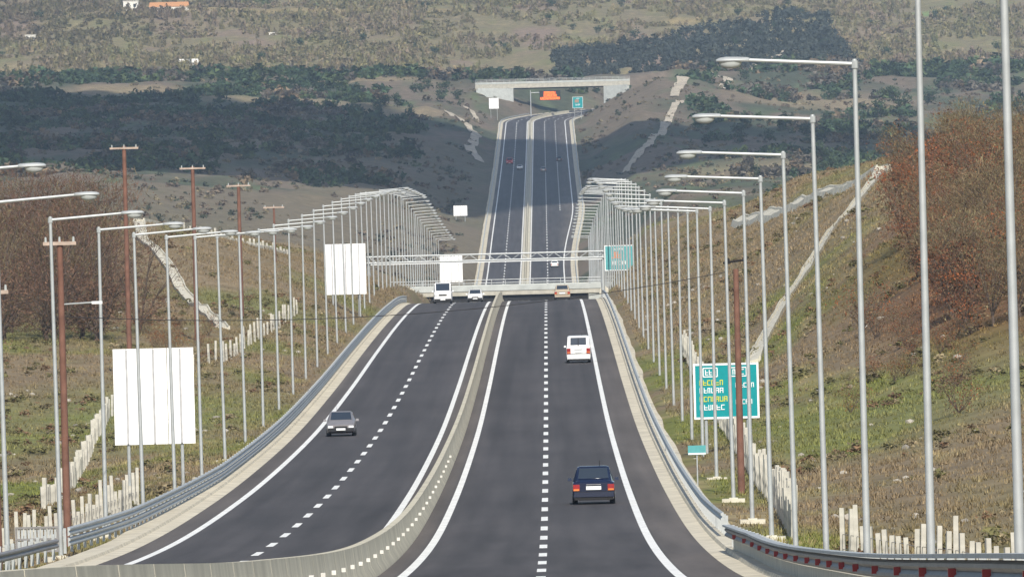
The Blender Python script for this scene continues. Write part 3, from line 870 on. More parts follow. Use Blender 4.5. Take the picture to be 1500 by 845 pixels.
# ------------------------------------------------------------------ vehicles
def ring(y, wb, zb, wm, zm, wt, zt_, wr, zr):
    return [(-wb, y, zb), (-wm, y, zm), (-wt, y, zt_), (-wr, y, zr - 0.05), (-wr * 0.82, y, zr), (wr * 0.82, y, zr), (wr, y, zr - 0.05), (wt, y, zt_), (wm, y, zm), (wb, y, zb)]
def quad(mb, pts, off):
    a, b, c = (Vector(p) for p in pts[:3])
    n = (b - a).cross(c - a).normalized() * off
    p2 = [Vector(p) + n for p in pts]
    p1 = [Vector(p) - n * 0.5 for p in pts]
    mb.add(p1 + p2, ((3, 2, 1, 0), (4, 5, 6, 7), (0, 1, 5, 4), (1, 2, 6, 5), (2, 3, 7, 6), (3, 0, 4, 7)))
def make_car(label, cat, name, paint, x, d, W=1.72, L=4.2, H=1.45, style='sedan', toward=False, roof_rack=False):
    """front is +y; toward=True turns it to face the camera"""
    slope = math.atan((rz(d + 2) - rz(d - 2)) / 4)
    t = thing(name, label, cat, (x, d + (0 if not toward else 0), rz(d) + 0.008), 0)
    t.rotation_euler = (slope, 0, 0) if not toward else (-slope, 0, math.pi)
    w, z0 = W / 2, 0.20
    belt = 0.60 * H if style != 'van' else 0.56 * H
    rr = w * 0.74 if style != 'van' else w * 0.86
    y0, y1 = -L / 2, L / 2
    st = []
    st.append(ring(y0, w * .82, 0.30, w * .92, 0.45, w * .90, belt - 0.14, w * .80, belt - 0.05))
    st.append(ring(y0 + 0.10, w * .9, z0, w * .99, 0.48, w * .95, belt - 0.05, w * .86, belt + 0.03))
    if style == 'sedan':
        st.append(ring(y0 + 0.62, w * .92, z0, w, 0.5, w * .96, belt, w * .84, belt + 0.06))
        st.append(ring(y0 + 1.25, w * .92, z0, w, 0.5, w * .965, belt, rr, H - 0.02))
    elif style == 'hatch':
        st.append(ring(y0 + 0.22, w * .92, z0, w, 0.5, w * .96, belt, w * .85, belt + 0.10))
        st.append(ring(y0 + 0.62, w * .92, z0, w, 0.5, w * .965, belt, rr, H - 0.02))
    else:
        st.append(ring(y0 + 0.16, w * .93, z0, w, 0.5, w * .98, belt, w * .90, belt + 0.12))
        st.append(ring(y0 + 0.30, w * .93, z0, w, 0.5, w * .985, belt, rr, H - 0.04))
    st.append(ring(-0.1, w * .92, z0, w, 0.5, w * .97, belt, rr, H))
    st.append(ring(y1 - 1.95, w * .92, z0, w, 0.5, w * .97, belt, rr * .99, H - 0.03))
    st.append(ring(y1 - 1.15, w * .92, z0, w, 0.5, w * .96, belt, w * .83, belt + 0.05))
    st.append(ring(y1 - 0.35, w * .92, z0, w * .99, 0.48, w * .93, belt - 0.10, w * .80, belt - 0.04))
    st.append(ring(y1, w * .80, 0.28, w * .90, 0.42, w * .86, belt - 0.26, w * .76, belt - 0.20))
    body = MB().loft(st).build('body', paint, t, smooth=True)
    # windows laid on the shell
    A, B = (st[2], st[3])
    def lerp(p, q, k): return tuple(Vector(p).lerp(Vector(q), k))
    def window(nm, ra, rb, ka, kb, inset, flip=False):
        g = MB()
        p = [lerp(lerp(ra[4], rb[4], ka), lerp(ra[5], rb[5], ka), inset), lerp(lerp(ra[4], rb[4], ka), lerp(ra[5], rb[5], ka), 1 - inset),
             lerp(lerp(ra[4], rb[4], kb), lerp(ra[5], rb[5], kb), 1 - inset), lerp(lerp(ra[4], rb[4], kb), lerp(ra[5], rb[5], kb), inset)]
        if flip:
            p = p[::-1]
        quad(g, p, 0.012)
        return g.build(nm, M['glass'], t)
    window('rear_window', A, B, 0.10, 0.88, -0.02 if style != 'van' else 0.05)
    window('windscreen', st[-3], st[-4], 0.08, 0.94, -0.03, True)
    for s in (-1, 1):
        i_t, i_b = (3, 2) if s < 0 else (6, 7)
        g = MB()
        ra, rb = st[3], st[-4]
        p = [lerp(ra[i_b], ra[i_t], .12), lerp(rb[i_b], rb[i_t], .12), lerp(rb[i_b], rb[i_t], .86), lerp(ra[i_b], ra[i_t], .86)]
        if s > 0:
            quad(g, p, 0.012)
        else:
            quad(g, p[::-1], 0.012)
        g.build('side_window', M['glass'], t)
        MB().box((s * (w + 0.08), y1 - 1.55, belt + 0.06), (0.18, 0.12, 0.13), taper=0.8).build('wing_mirror', paint, t)
        tz = belt - 0.14
        lm = MB().box((s * w * .80, y0 + 0.02, tz - 0.10), (w * .30, 0.12, 0.26 if style != 'van' else 0.42))
        tl = lm.build('tail_lamp', M['tail'], t)
        MB().box((s * w * .80, y0 - 0.045, tz - 0.19), (w * .26, 0.02, 0.07)).build('indicator', M['amber'], tl)
        MB().box((s * w * .70, y1 - 0.02, belt - 0.30), (w * .36, 0.14, 0.14), taper=0.9).build('headlamp', M['lamp_clear'], t)
        for yy in (y0 + 0.78, y1 - 0.82):
            R_ = 0.31
            wh = thing('wheel', None, None, (0, 0, 0))
            wh.parent = t
            wh.location = (s * (w - 0.12), yy, R_)
            ty = MB().tube((-0.11, 0, 0), (0.11, 0, 0), R_, R_, 20).build('tyre', M['tyre'], wh, smooth=True)
            MB().tube((0.112 * s, 0, 0), (0.122 * s, 0, 0), 0.19, 0.17, 14).build('rim', M['rim'], wh)
    MB().box((0, y0 - 0.03, 0.40), (W * .94, 0.14, 0.20), taper=0.95).build('rear_bumper', paint, t)
    MB().box((0, y0 + 0.02, 0.26), (W * .90, 0.16, 0.16)).build('valance', M['black'], t)
    MB().box((0, y1 + 0.02, 0.38), (W * .92, 0.14, 0.20), taper=0.95).build('front_bumper', M['trim'], t)
    MB().box((0, y1 + 0.035, belt - 0.32), (W * .42, 0.06, 0.12)).build('grille', M['black'], t)
    MB().box((0, y1 + 0.095, 0.40), (0.52, 0.015, 0.12)).build('number_plate', M['sign_white'], t)
    MB().box((0, y0 - 0.045 if style == 'van' else y0 - 0.035, belt - 0.26), (0.62 if style != 'van' else 0.5, 0.03, 0.15)).build('number_plate', M['sign_white'], t)
    MB().box((0, -0.0, 0.185), (W * .7, L * .82, 0.05)).build('underbody', M['black'], t)
    MB().tube((w * .5, y0 - 0.05, 0.22), (w * .5, y0 + 0.4, 0.22), 0.035, 0.035, 8).build('exhaust_pipe', M['galv_dark'], t)
    for zz in (belt - 0.42,):
        MB().box((0, y0 - 0.035, zz), (W * .80, 0.02, 0.018)).build('panel_gap', M['black'], t)
    MB().box((0, y0 - 0.03, belt - 0.12), (W * .34, 0.03, 0.03)).build('boot_handle', M['rim'], t)
    MB().tube((w * .3, -0.6, H - 0.05), (w * .3, -0.75, H + 0.22), 0.012, 0.008, 5).build('aerial', M['trim'], t)
    if style == 'van':
        MB().box((0, y0 + 0.02, H * 0.76), (0.05, 0.05, H * 0.30)).build('door_seam', M['trim'], t)
    return t
make_car('dark blue saloon car seen from behind, nearest vehicle on the road', 'car', 'car', M['navy'], 2.03, 472, 1.78, 4.4, 1.55, 'sedan')
make_car('small white van seen from behind in the right lane', 'van', 'van', M['white_paint'], 2.42, 842, 1.80, 4.2, 1.98, 'van')
make_car('silver saloon car coming down the left carriageway', 'car', 'car', M['silver'], -11.65, 650, 1.68, 4.2, 1.38, 'sedan', toward=True)
make_car('tan car with dark roof disappearing over the crest in the right lane', 'car', 'car', M['tan_paint'], 1.75, 1232, 1.74, 4.0, 1.62, 'hatch')
make_car('white van with dark windscreen coming over the crest', 'van', 'van', M['white_paint'], -10.75, 1190, 1.95, 4.8, 2.15, 'van', toward=True)
make_car('low white car half hidden at the crest beside the median', 'car', 'car', M['white_paint'], -7.75, 1245, 1.7, 4.2, 1.42, 'sedan', toward=True)
make_car('red car coming down the far road below the distant bridge', 'car', 'car', M['red_paint'], -10.9, 3480, 2.1, 4.6, 2.0, 'hatch', toward=True)
make_car('tiny white car in the inner lane of the far road', 'car', 'car', M['white_paint'], -7.7, 3420, 1.7, 4.2, 1.4, 'sedan', toward=True)
make_car('tiny pale car climbing the far road beside the median', 'car', 'car', M['silver'], -0.6, 3390, 1.7, 4.2, 1.4, 'hatch')
make_car('tiny dark car climbing the far road by the right edge line', 'car', 'car', M['dark_paint'], 4.3, 3500, 1.75, 4.4, 1.5, 'sedan')
make_car('tiny bright white car seen above the steel gantry on the far road', 'car', 'car', M['white_paint'], 1.6, 2560, 1.7, 4.2, 1.45, 'hatch')

# ------------------------------------------------------------------ fences of pale concrete posts
def fence(label, path, spacing, hr, w=0.15, seed=1, bars=True, extra=0.0):
    rnd = random.Random(seed)
    t = thing('post_fence', label, 'fence')
    ms = [MB().box((0, 0, h / 2 - 0.15), (w, w, h + 0.3), taper=0.9).mesh('picket', M['post_concrete']) for h in np.linspace(hr[0], hr[1], 6)]
    tops = []
    for (xa, da), (xb, db) in zip(path, path[1:]):
        n = max(1, int(math.hypot(xb - xa, db - da) / spacing))
        for i in range(n):
            k = (i + rnd.uniform(-.2, .2)) / n
            x, d = xa + (xb - xa) * k, da + (db - da) * k
            z = gz(x, d)
            o = link('picket', rnd.choice(ms), M['post_concrete'], t, (x, d, z))
            o.rotation_euler = (rnd.uniform(-.04, .04), rnd.uniform(-.04, .04), rnd.uniform(-.3, .3))
            tops.append((x, d, z))
    if bars:
        wr = MB()
        for a, b in zip(tops, tops[1:]):
            for hh in (0.35, 0.8):
                wr.tube((a[0], a[1], a[2] + hh * hr[0]), (b[0], b[1], b[2] + hh * hr[0]), 0.012, 0.012, 3, caps=False)
        wr.build('fence_wire', M['galv_dark'], t)
    return t
fence('uneven pale concrete fence posts behind the guardrail at the lower right', [(13.2, 288), (9.0, 348)], 2.1, (1.0, 1.75), 0.15, 2)
fence('tight row of tall pale fence posts under the big green sign on the right', [(8.7, 396), (9.3, 450)], 1.1, (1.2, 2.1), 0.22, 3)
fence('pale concrete post fence running back along the right verge behind the lamps', [(9.3, 452), (9.7, 620), (10.0, 830)], 2.4, (1.3, 1.9), 0.17, 4)
fence('tall pale fence posts in front of the brown bank at the lower left', [(-17.9, 500), (-19.2, 465), (-21.4, 432)], 2.0, (0.9, 1.8), 0.15, 5)
fence('low pale posts near the left edge behind the steel panel', [(-19.0, 410), (-20.6, 395), (-19.5, 385)], 1.6, (0.5, 1.0), 0.15, 6)
fence('curving pale post fence climbing the grass left of the big blank sign', [(-23.6, 535), (-24.6, 590), (-28.2, 735)], 3.0, (0.9, 1.5), 0.2, 7)
fence('line of pale fence posts along the foot of the brown bank on the left', [(-28, 737), (-23.5, 830), (-21.6, 1000)], 7.0, (1.0, 1.7), 0.16, 8)
fence('short pale fence on the skyline of the brown bank at left', [(-36, 1125), (-31, 1150), (-26.5, 1185)], 2.2, (0.5, 0.9), 0.22, 9)

# ------------------------------------------------------------------ concrete drainage channels on the cut slopes
def channel(label, path, width=1.0, n_per=3.0, raised=0.0):
    t = thing('drainage_channel', label, 'drain')
    pts = []
    for (xa, da), (xb, db) in zip(path, path[1:]):
        n = max(1, int(math.hypot(xb - xa, db - da) / n_per))
        pts += [(xa + (xb - xa) * i / n, da + (db - da) * i / n) for i in range(n)]
    pts.append(path[-1])
    rows = []
    for i, (x, d) in enumerate(pts):
        a, b = pts[max(0, i - 1)], pts[min(len(pts) - 1, i + 1)]
        T = Vector((b[0] - a[0], b[1] - a[1], 0)).normalized()
        N = Vector((T.y, -T.x, 0))
        zl, z0_, zr = (gz(x + N.x * u_ * width, d + N.y * u_ * width) for u_ in (-0.7, 0, 0.7))
        lift = max(0.0, z0_ - (zl + zr) / 2) + 0.12 + raised
        row = []
        for u_, h_ in ((-.5 - 0.35 * (raised > 0), -0.7), (-.5, .22), (-.40, .22), (-.36, .06), (.36, .06), (.40, .22), (.5, .22), (.5 + 0.3 * (raised > 0), -0.9)):
            row.append((x + N.x * u_ * width, d + N.y * u_ * width, zl + (zr - zl) * (u_ + 0.7) / 1.4 + lift + h_))
        rows.append(row)
    for a, b in zip(rows, rows[1:]):
        b2 = [tuple(Vector(p).lerp(Vector(q), 0.96)) for p, q in zip(a, b)]
        MB().loft([a, b2]).build('channel_slab', M['concrete_pale'], t)
    return t
channel('pale concrete drain sweeping up between the brown cut and the green slope', [(13.6, 745), (14.9, 775), (18.3, 830), (20.9, 865), (23.9, 900), (28.3, 950)], 1.0)
channel('pale concrete drain along the top of the brown cut, highest on the right', [(28.6, 955), (26.2, 1000), (23.2, 1060), (19.6, 1150)], 1.15, 5.0, 0.22)
channel('pale concrete drain running down the edge of the brown bank on the left', [(-39, 1100), (-37.5, 1065), (-34, 1030), (-30.5, 985), (-28.7, 960), (-26, 920)], 1.1)
channel('short pale concrete drain on top of the brown bank at left', [(-39.2, 1103), (-36, 1130), (-31.3, 1150), (-27.3, 1180)], 1.2)

# ------------------------------------------------------------------ tracks on the far slopes
def track(name, path, w):
    P = []
    for (xa, da), (xb, db) in zip(path, path[1:]):
        n = max(1, int(math.hypot(xb - xa, db - da) / 4))
        P += [(xa + (xb - xa) * i / n, da + (db - da) * i / n) for i in range(n)]
    P = np.array(P + [path[-1]])
    T = np.gradient(P, axis=0)
    T /= np.linalg.norm(T, axis=1)[:, None]
    N = np.stack([T[:, 1], -T[:, 0]], 1)
    off = np.linspace(-0.5, 0.5, 5)
    wob = (1 + 0.5 * (vnoise(np.arange(len(P)) / 5.0, np.zeros(len(P)), 5) - .5))
    X = P[:, 0, None] + N[:, 0, None] * off * w * wob[:, None]
    Dd = P[:, 1, None] + N[:, 1, None] * off * w * wob[:, None]
    Z = ground_z(X, Dd) + 0.35
    v = np.stack([X, Dd, Z], -1).reshape(-1, 3)
    i = np.arange(len(P) * 5).reshape(len(P), 5)
    f = np.stack([i[:-1, :-1], i[:-1, 1:], i[1:, 1:], i[1:, :-1]], -1).reshape(-1, 4)
    return tag(link(name, fast_mesh(name, v, f), M['path']), kind='structure')
track('path', [(21, 3160), (24, 3240), (29, 3340), (35, 3480), (41, 3700), (45, 3790), (47, 3830)], 2.6)
track('path', [(62, 3990), (66, 4070), (60, 4120), (64, 4180)], 3.2)
track('path', [(44, 3840), (52, 4050), (70, 4240), (88, 4420), (110, 4620), (118, 4690)], 4.0)
track('path', [(-33, 3880), (-26, 3800), (-22, 3720), (-24, 3600), (-20, 3480)], 3.0)
track('path', [(-28, 4030), (-24, 3960), (-23, 3880)], 2.2)

# ------------------------------------------------------------------ vegetation
def clump(n, seed, size=0.34, flat=0.85, inner=0.45):
    """n leaf triangles spread through a unit half-ellipsoid crown"""
    r = np.random.default_rng(seed)
    dr = r.normal(size=(n, 3))
    dr /= np.linalg.norm(dr, axis=1)[:, None]
    rad = inner + (1 - inner) * r.random(n) ** 0.6
    bump_ = 0.8 + 0.35 * np.sin(dr[:, 0] * 5 + seed) * np.cos(dr[:, 1] * 4 + seed * 2)
    c = dr * (rad * bump_)[:, None]
    c[:, 2] *= flat
    a = r.normal(size=(n, 3)) + dr * 0.6
    a /= np.linalg.norm(a, axis=1)[:, None]
    t1 = np.cross(a, r.normal(size=(n, 3)))
    t1 /= np.linalg.norm(t1, axis=1)[:, None]
    t2 = np.cross(a, t1)
    s = size * (0.6 + 0.8 * r.random(n))[:, None]
    v = np.stack([c + t1 * s, c - 0.6 * t1 * s + 0.8 * t2 * s, c - 0.6 * t1 * s - 0.8 * t2 * s], 1)
    return v, r.random(n)
def scatter(name, pos, scl, cols, variants, jitter=0.35, kind_label=None, kind='stuff', material='leaf'):
    """one mesh holding many clumps; cols per clump, varied leaf by leaf"""
    V, C = [], []
    pick = RNG.integers(0, len(variants), len(pos))
    ang = RNG.random(len(pos)) * 6.283
    for k, (tv, tr) in enumerate(variants):
        q = np.where(pick == k)[0]
        if not len(q):
            continue
        ca, sa = np.cos(ang[q])[:, None, None], np.sin(ang[q])[:, None, None]
        x = tv[None, :, :, 0] * ca - tv[None, :, :, 1] * sa
        y = tv[None, :, :, 0] * sa + tv[None, :, :, 1] * ca
        z = np.broadcast_to(tv[None, :, :, 2], x.shape)
        v = np.stack([x * scl[q][:, 0, None, None], y * scl[q][:, 0, None, None], (z + 0.75) * scl[q][:, 1, None, None]], -1) + pos[q][:, None, None, :]
        V.append(v.reshape(-1, 3))
        c = cols[q][:, None, :] * (1 - jitter + 2 * jitter * tr)[None, :, None]
        C.append(np.repeat(c.reshape(-1, 3), 3, 0))
    V, C = np.concatenate(V), np.concatenate(C)
    f = np.arange(len(V)).reshape(-1, 3)
    me = fast_mesh(name, V, f, np.clip(C, 0.003, 1))
    return tag(link(name, me, M[material]), kind=kind)

BUSH = [clump(30, s) for s in range(6)]
def in_frame(x, d, m=1.25):
    return np.abs(x - CAM_X + 0.0033 * d) < 0.0449 * d * m
def sample(n, x0, x1, d0, d1):
    return RNG.uniform(x0, x1, n), RNG.uniform(d0, d1, n)
def off_road(x, d, m=4):
    return (np.abs(x - shift(d) * (d < 4250) + 4.6) > 11.0 + m) | (d > 4260)

# dark evergreen wood in the valley
px, pd = sample(24000, -230, 230, 2450, 4330)
den = fbm(px / 26, pd / 110, 71)
keep = in_frame(px, pd) & off_road(px, pd, 10)
leftw = (px < 0) & ((den > 0.43) | (pd > 4180)) & ((pd > 4150) | (px < -52 - 26 * (fbm(px / 15, pd / 60, 19) - .3))) & (pd > 2780 + 150 * (den - .4))
leftw |= (px < -20) & (px > -70) & (den > 0.60) & (pd > 2850)
for e in ((-55, 3870, 30, 60), (-62, 4130, 26, 30), (-120, 3500, 55, 34), (-95, 3950, 36, 30), (-150, 4060, 28, 36)):
    leftw &= ell(px, pd, *e) < 0.3
leftw &= ~((px > -34 - (pd - 2500) * 0.004) & (pd < 4150))
rightw = (px > 0) & (den > 0.60) & ~((px < 48) & (pd < 4150))
band = (pd > 4170) & (pd < 4190 + 330 * (fbm(px / 28, pd * 0 + 3, 8) - 0.3))
bare_left = (px < 0) & (pd < 2900) & (den < 0.52)
keep &= (leftw | rightw | band) & ~bare_left
px, pd = px[keep], pd[keep]
n = len(px)
h = RNG.uniform(0.9, 2.5, n) * np.where(pd > 4150, 1.2, 1.0)
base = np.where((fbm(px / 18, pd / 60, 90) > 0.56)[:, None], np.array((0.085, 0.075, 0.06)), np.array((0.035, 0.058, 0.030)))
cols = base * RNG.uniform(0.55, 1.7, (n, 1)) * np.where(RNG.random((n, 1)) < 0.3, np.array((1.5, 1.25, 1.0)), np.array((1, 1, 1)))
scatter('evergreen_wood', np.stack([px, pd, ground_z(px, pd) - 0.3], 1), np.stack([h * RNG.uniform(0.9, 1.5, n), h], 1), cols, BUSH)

# scrub on the far hillside
px, pd = sample(26000, -290, 290, 4330, 5650)
den = fbm(px / 22, pd / 50, 13)
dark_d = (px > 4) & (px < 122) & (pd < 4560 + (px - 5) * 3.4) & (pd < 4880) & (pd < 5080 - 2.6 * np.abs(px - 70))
den = 0.6 * den + 0.4 * fbm(px / 60, pd / 130, 301)
keep = in_frame(px, pd, 1.2) & ((den > 0.455) | dark_d | ((px < -178 + (pd - 4700) * 0.16) & (pd > 4690) & (RNG.random(len(px)) < 0.8))) & ((pd < 5100) | (RNG.random(len(px)) < 0.5))
for e in ((-130, 4950, 40, 40), (-205, 4420, 26, 30), (-45, 4400, 14, 25), (92, 4640, 18, 12), (110, 4780, 14, 18)):
    keep &= (ell(px, pd, *e) < 0.35) | dark_d
px, pd, dk = px[keep], pd[keep], dark_d[keep]
n = len(px)
h = RNG.uniform(0.8, 1.9, n)
kind = RNG.random(n)
pal = np.where((kind < 0.35)[:, None], np.array((0.115, 0.115, 0.055)), np.where((kind < 0.75)[:, None], np.array((0.185, 0.145, 0.105)), np.array((0.21, 0.19, 0.09))))
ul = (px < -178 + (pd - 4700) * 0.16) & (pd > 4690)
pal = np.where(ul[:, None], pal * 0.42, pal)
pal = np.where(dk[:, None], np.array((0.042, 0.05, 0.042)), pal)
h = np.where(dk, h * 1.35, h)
tall = (fbm(px / 30, pd / 60, 44) > 0.55) & ~dk
hz_ = np.where(tall, h * 1.7, h)
patch = fbm(px / 14, pd / 40, 202)
pal = pal * (0.75 + 0.6 * patch)[:, None]
pal = mix(pal, cover(px, pd) * 0.85, np.where(dk, 0.0, 0.55))
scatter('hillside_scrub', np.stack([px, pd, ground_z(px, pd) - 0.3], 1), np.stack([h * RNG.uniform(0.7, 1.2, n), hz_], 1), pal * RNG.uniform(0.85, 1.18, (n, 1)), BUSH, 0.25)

# grass and dry tufts on the near banks
def tuft(seed, n=6):
    r = np.random.default_rng(seed)
    a = r.random(n) * 6.283
    b = r.normal(size=(n, 2)) * 0.35
    w = 0.09
    top = np.stack([b[:, 0] + np.cos(a) * r.uniform(.1, .5, n), b[:, 1] + np.sin(a) * r.uniform(.1, .5, n), r.uniform(.5, 1.1, n) - 0.75], 1)
    p1 = np.stack([b[:, 0] - np.sin(a) * w, b[:, 1] + np.cos(a) * w, np.full(n, -0.85)], 1)
    p2 = np.stack([b[:, 0] + np.sin(a) * w, b[:, 1] - np.cos(a) * w, np.full(n, -0.85)], 1)
    return np.stack([p1, p2, top], 1), r.random(n)
TUFT = [tuft(s) for s in range(6)]
px, pd = sample(420000, -60, 60, 230, 1350)
keep = in_frame(px, pd, 1.15) & off_road(px, pd, 0.9) & ~((px > 0) & (px < 8.6) & (RNG.random(len(px)) < 0.5))
px, pd = px[keep][:150000], pd[keep][:150000]
n = len(px)
h = RNG.uniform(0.08, 0.24, n) * (0.6 + 0.9 * fbm(px / 4, pd / 14, 6))
scatter('grass', np.stack([px, pd, ground_z(px, pd)], 1), np.stack([h * RNG.uniform(1.2, 2.2, n), h], 1), cover(px, pd) * RNG.uniform(0.82, 1.2, (n, 1)) * np.array((1.05, 1.02, 0.95)), TUFT, 0.25)
# brown scrub mat on the cut slopes and beyond
px, pd = sample(60000, -120, 120, 850, 2450)
keep = in_frame(px, pd, 1.15) & off_road(px, pd, 1.0)
px, pd = px[keep][:26000], pd[keep][:26000]
n = len(px)
h = RNG.uniform(0.18, 0.5, n)
scatter('dry_ground_cover', np.stack([px, pd, ground_z(px, pd)], 1), np.stack([h * 1.3, h], 1), cover(px, pd) * RNG.uniform(0.65, 1.25, (n, 1)), TUFT, 0.25)

px, pd = sample(30000, -150, 150, 1900, 4200)
keep = in_frame(px, pd, 1.15) & off_road(px, pd, 5) & (fbm(px / 12, pd / 50, 404) > 0.5)
px, pd = px[keep][:5200], pd[keep][:5200]
n = len(px)
h = RNG.uniform(0.25, 0.95, n)
pal = np.where((RNG.random(n) < 0.3)[:, None], np.array((0.06, 0.07, 0.045)), np.where((RNG.random(n) < 0.5)[:, None], np.array((0.15, 0.115, 0.085)), np.array((0.19, 0.16, 0.10))))
scatter('valley_scrub', np.stack([px, pd, ground_z(px, pd) - 0.15], 1), np.stack([h * RNG.uniform(1.0, 1.7, n), h], 1), pal * RNG.uniform(0.7, 1.25, (n, 1)), BUSH)
WEED = [clump(46, 50 + q, size=0.2, flat=0.8, inner=0.2) for q in range(5)]
px, pd = sample(20000, -50, 50, 260, 1250)
keep = in_frame(px, pd, 1.15) & off_road(px, pd, 2.2) & (fbm(px / 5, pd / 25, 505) > 0.52) & ~((px > 0) & (px < 9.5))
px, pd = px[keep][:2600], pd[keep][:2600]
n = len(px)
h = RNG.uniform(0.10, 0.42, n)
pal = np.where((RNG.random(n) < 0.45)[:, None], np.array((0.13, 0.12, 0.05)), np.where((RNG.random(n) < 0.5)[:, None], np.array((0.17, 0.105, 0.06)), np.array((0.21, 0.17, 0.10))))
scatter('weeds', np.stack([px, pd, ground_z(px, pd) - 0.05], 1), np.stack([h * RNG.uniform(1.0, 2.2, n), h], 1), pal * RNG.uniform(0.7, 1.3, (n, 1)), WEED, 0.3)
def rock(seed):
    r = np.random.default_rng(seed)
    bm_ = bmesh.new()
    bmesh.ops.create_icosphere(bm_, subdivisions=1, radius=1.0)
    co_ = np.array([q.co for q in bm_.verts]) * r.uniform(0.65, 1.1, (len(bm_.verts), 1))
    tri = np.array([[q.index for q in f_.verts] for f_ in bm_.faces])
    bm_.free()
    return co_[tri], r.random(len(tri)) * 0.3 + 0.35
ROCK = [rock(q) for q in range(4)]
px, pd = sample(9000, -40, 40, 260, 1000)
keep = in_frame(px, pd, 1.15) & off_road(px, pd, 1.6) & (fbm(px / 4, pd / 18, 606) > 0.58)
px, pd = px[keep][:420], pd[keep][:420]
n = len(px)
h = RNG.uniform(0.05, 0.2, n)
scatter('stones', np.stack([px, pd, ground_z(px, pd) - 0.08], 1), np.stack([h * 1.5, h], 1), np.array((0.36, 0.33, 0.28)) * RNG.uniform(0.7, 1.2, (n, 1)), ROCK, 0.15)

# individual trees and shrubs: templates copied with shared meshes
def tree_mesh(seed, H, crown_r, n_leaf, leaf, leaf_cols, bare=False, trunk_h=0.3, squash=0.8, n_limb=7, low=0.5):
    r = np.random.default_rng(seed)
    tr = MB()
    bend = r.normal(size=2) * 0.15
    p0, p1 = Vector((0, 0, -0.3)), Vector((bend[0], bend[1], H * trunk_h))
    tr.tube(p0, p1, 0.022 * H, 0.016 * H, 7)
    tips = []
    for i in range(n_limb):
        a = 6.283 * i / n_limb + r.uniform(-.4, .4)
        o = crown_r * r.uniform(0.35, 0.75)
        p2 = Vector((math.cos(a) * o, math.sin(a) * o, H * r.uniform(low, 0.92)))
        md = p1.lerp(p2, 0.5) + Vector((0, 0, -0.05 * H))
        tr.tube(p1 + Vector((0, 0, -0.04 * H * (i % 3))), md, 0.011 * H, 0.008 * H, 5, caps=False)
        tr.tube(md, p2, 0.008 * H, 0.003 * H, 5, caps=False)
        tips += [md, p2]
        for j in range(3):
            b = Vector(r.normal(size=3)) * crown_r * 0.35
            b.z = abs(b.z)
            tr.tube(md.lerp(p2, r.random()), p2 + b, 0.0045 * H, 0.0015 * H, 4, caps=False)
            tips.append(p2 + b)
    trunk = tr.mesh('trunk', M['bark'])
    # crown: clumps of leaf faces round limb tips
    V, C = [], []
    tips = np.array([tuple(t) for t in tips])
    per = n_leaf // len(tips)
    for t in tips:
        tone = leaf_cols[r.integers(len(leaf_cols))] * r.uniform(0.7, 1.3)
        c = t + r.normal(size=(per, 3)) * np.array((0.26, 0.26, 0.2)) * crown_r
        c[:, 2] = np.clip(c[:, 2], H * 0.10, None)
        if bare:
            dirn = (c - np.array((0, 0, H * .3)))
            dirn /= np.linalg.norm(dirn, axis=1)[:, None]
            dirn = dirn + r.normal(size=(per, 3)) * 0.5
            ln = leaf * r.uniform(0.8, 2.4, per)[:, None]
            side = np.cross(dirn, r.normal(size=(per, 3)))
            side /= np.linalg.norm(side, axis=1)[:, None]
            v = np.stack([c - dirn * ln, c + dirn * ln, c + side * leaf * 0.33], 1)
            k = r.random(per) < 0.45
            w_ = r.normal(size=(per, 2, 3)) * leaf * 0.55
            v[k] = np.stack([c, c + w_[:, 0], c + w_[:, 1]], 1)[k]
        else:
            w_ = r.normal(size=(per, 2, 3)) * leaf
            v = np.stack([c, c + w_[:, 0], c + w_[:, 1]], 1)
        V.append(v.reshape(-1, 3))
        C.append(np.repeat(tone[None] * r.uniform(0.65, 1.4, (per, 1)), 3, 0))
    V, C = np.concatenate(V), np.concatenate(C)
    crown = fast_mesh('crown', V, np.arange(len(V)).reshape(-1, 3), np.clip(C, 0.004, 1))
    crown.materials.append(M['leaf'])
    return trunk, crown
RUST = [np.array((0.23, 0.078, 0.03)), np.array((0.16, 0.075, 0.042)), np.array((0.115, 0.075, 0.048))]
MAROON = [np.array((0.10, 0.056, 0.04)), np.array((0.145, 0.085, 0.056)), np.array((0.125, 0.10, 0.055))]
OLIVE_ = [np.array((0.17, 0.14, 0.072)), np.array((0.18, 0.125, 0.072)), np.array((0.13, 0.105, 0.065))]
T_MAROON = [tree_mesh(100 + s, 10, 3.6, 3000, 0.15, MAROON, bare=True, trunk_h=0.14, n_limb=9, low=0.16) for s in range(4)]
T_BROWN = [tree_mesh(120 + s, 6, 2.4, 2600, 0.105, OLIVE_, bare=True, trunk_h=0.2) for s in range(4)]
T_RUST = [tree_mesh(140 + s, 5, 2.2, 2600, 0.085, RUST, bare=False, trunk_h=0.18) for s in range(4)]
T_SHRUB = [tree_mesh(160 + s, 2.0, 1.1, 1500, 0.042, RUST + OLIVE_, bare=False, trunk_h=0.12) for s in range(3)]
T_GREEN = [tree_mesh(180 + s, 4, 2.0, 240, 0.42, [np.array((0.045, 0.07, 0.035)), np.array((0.03, 0.05, 0.028))], trunk_h=0.15, n_limb=5) for s in range(4)]
def plant(name, cat, temps, x, d, s, label, group, rnd, sz=1.0):
    t = thing(name, label, cat, (x, d, gz(x, d) - 0.1), rnd.uniform(0, 6.28), group)
    t.scale = (s, s, s * sz)
    tk, cr = temps[rnd.randrange(len(temps))]
    link('trunk', tk, None, t)
    link('crown', cr, None, t)
    return t
rnd = random.Random(31)
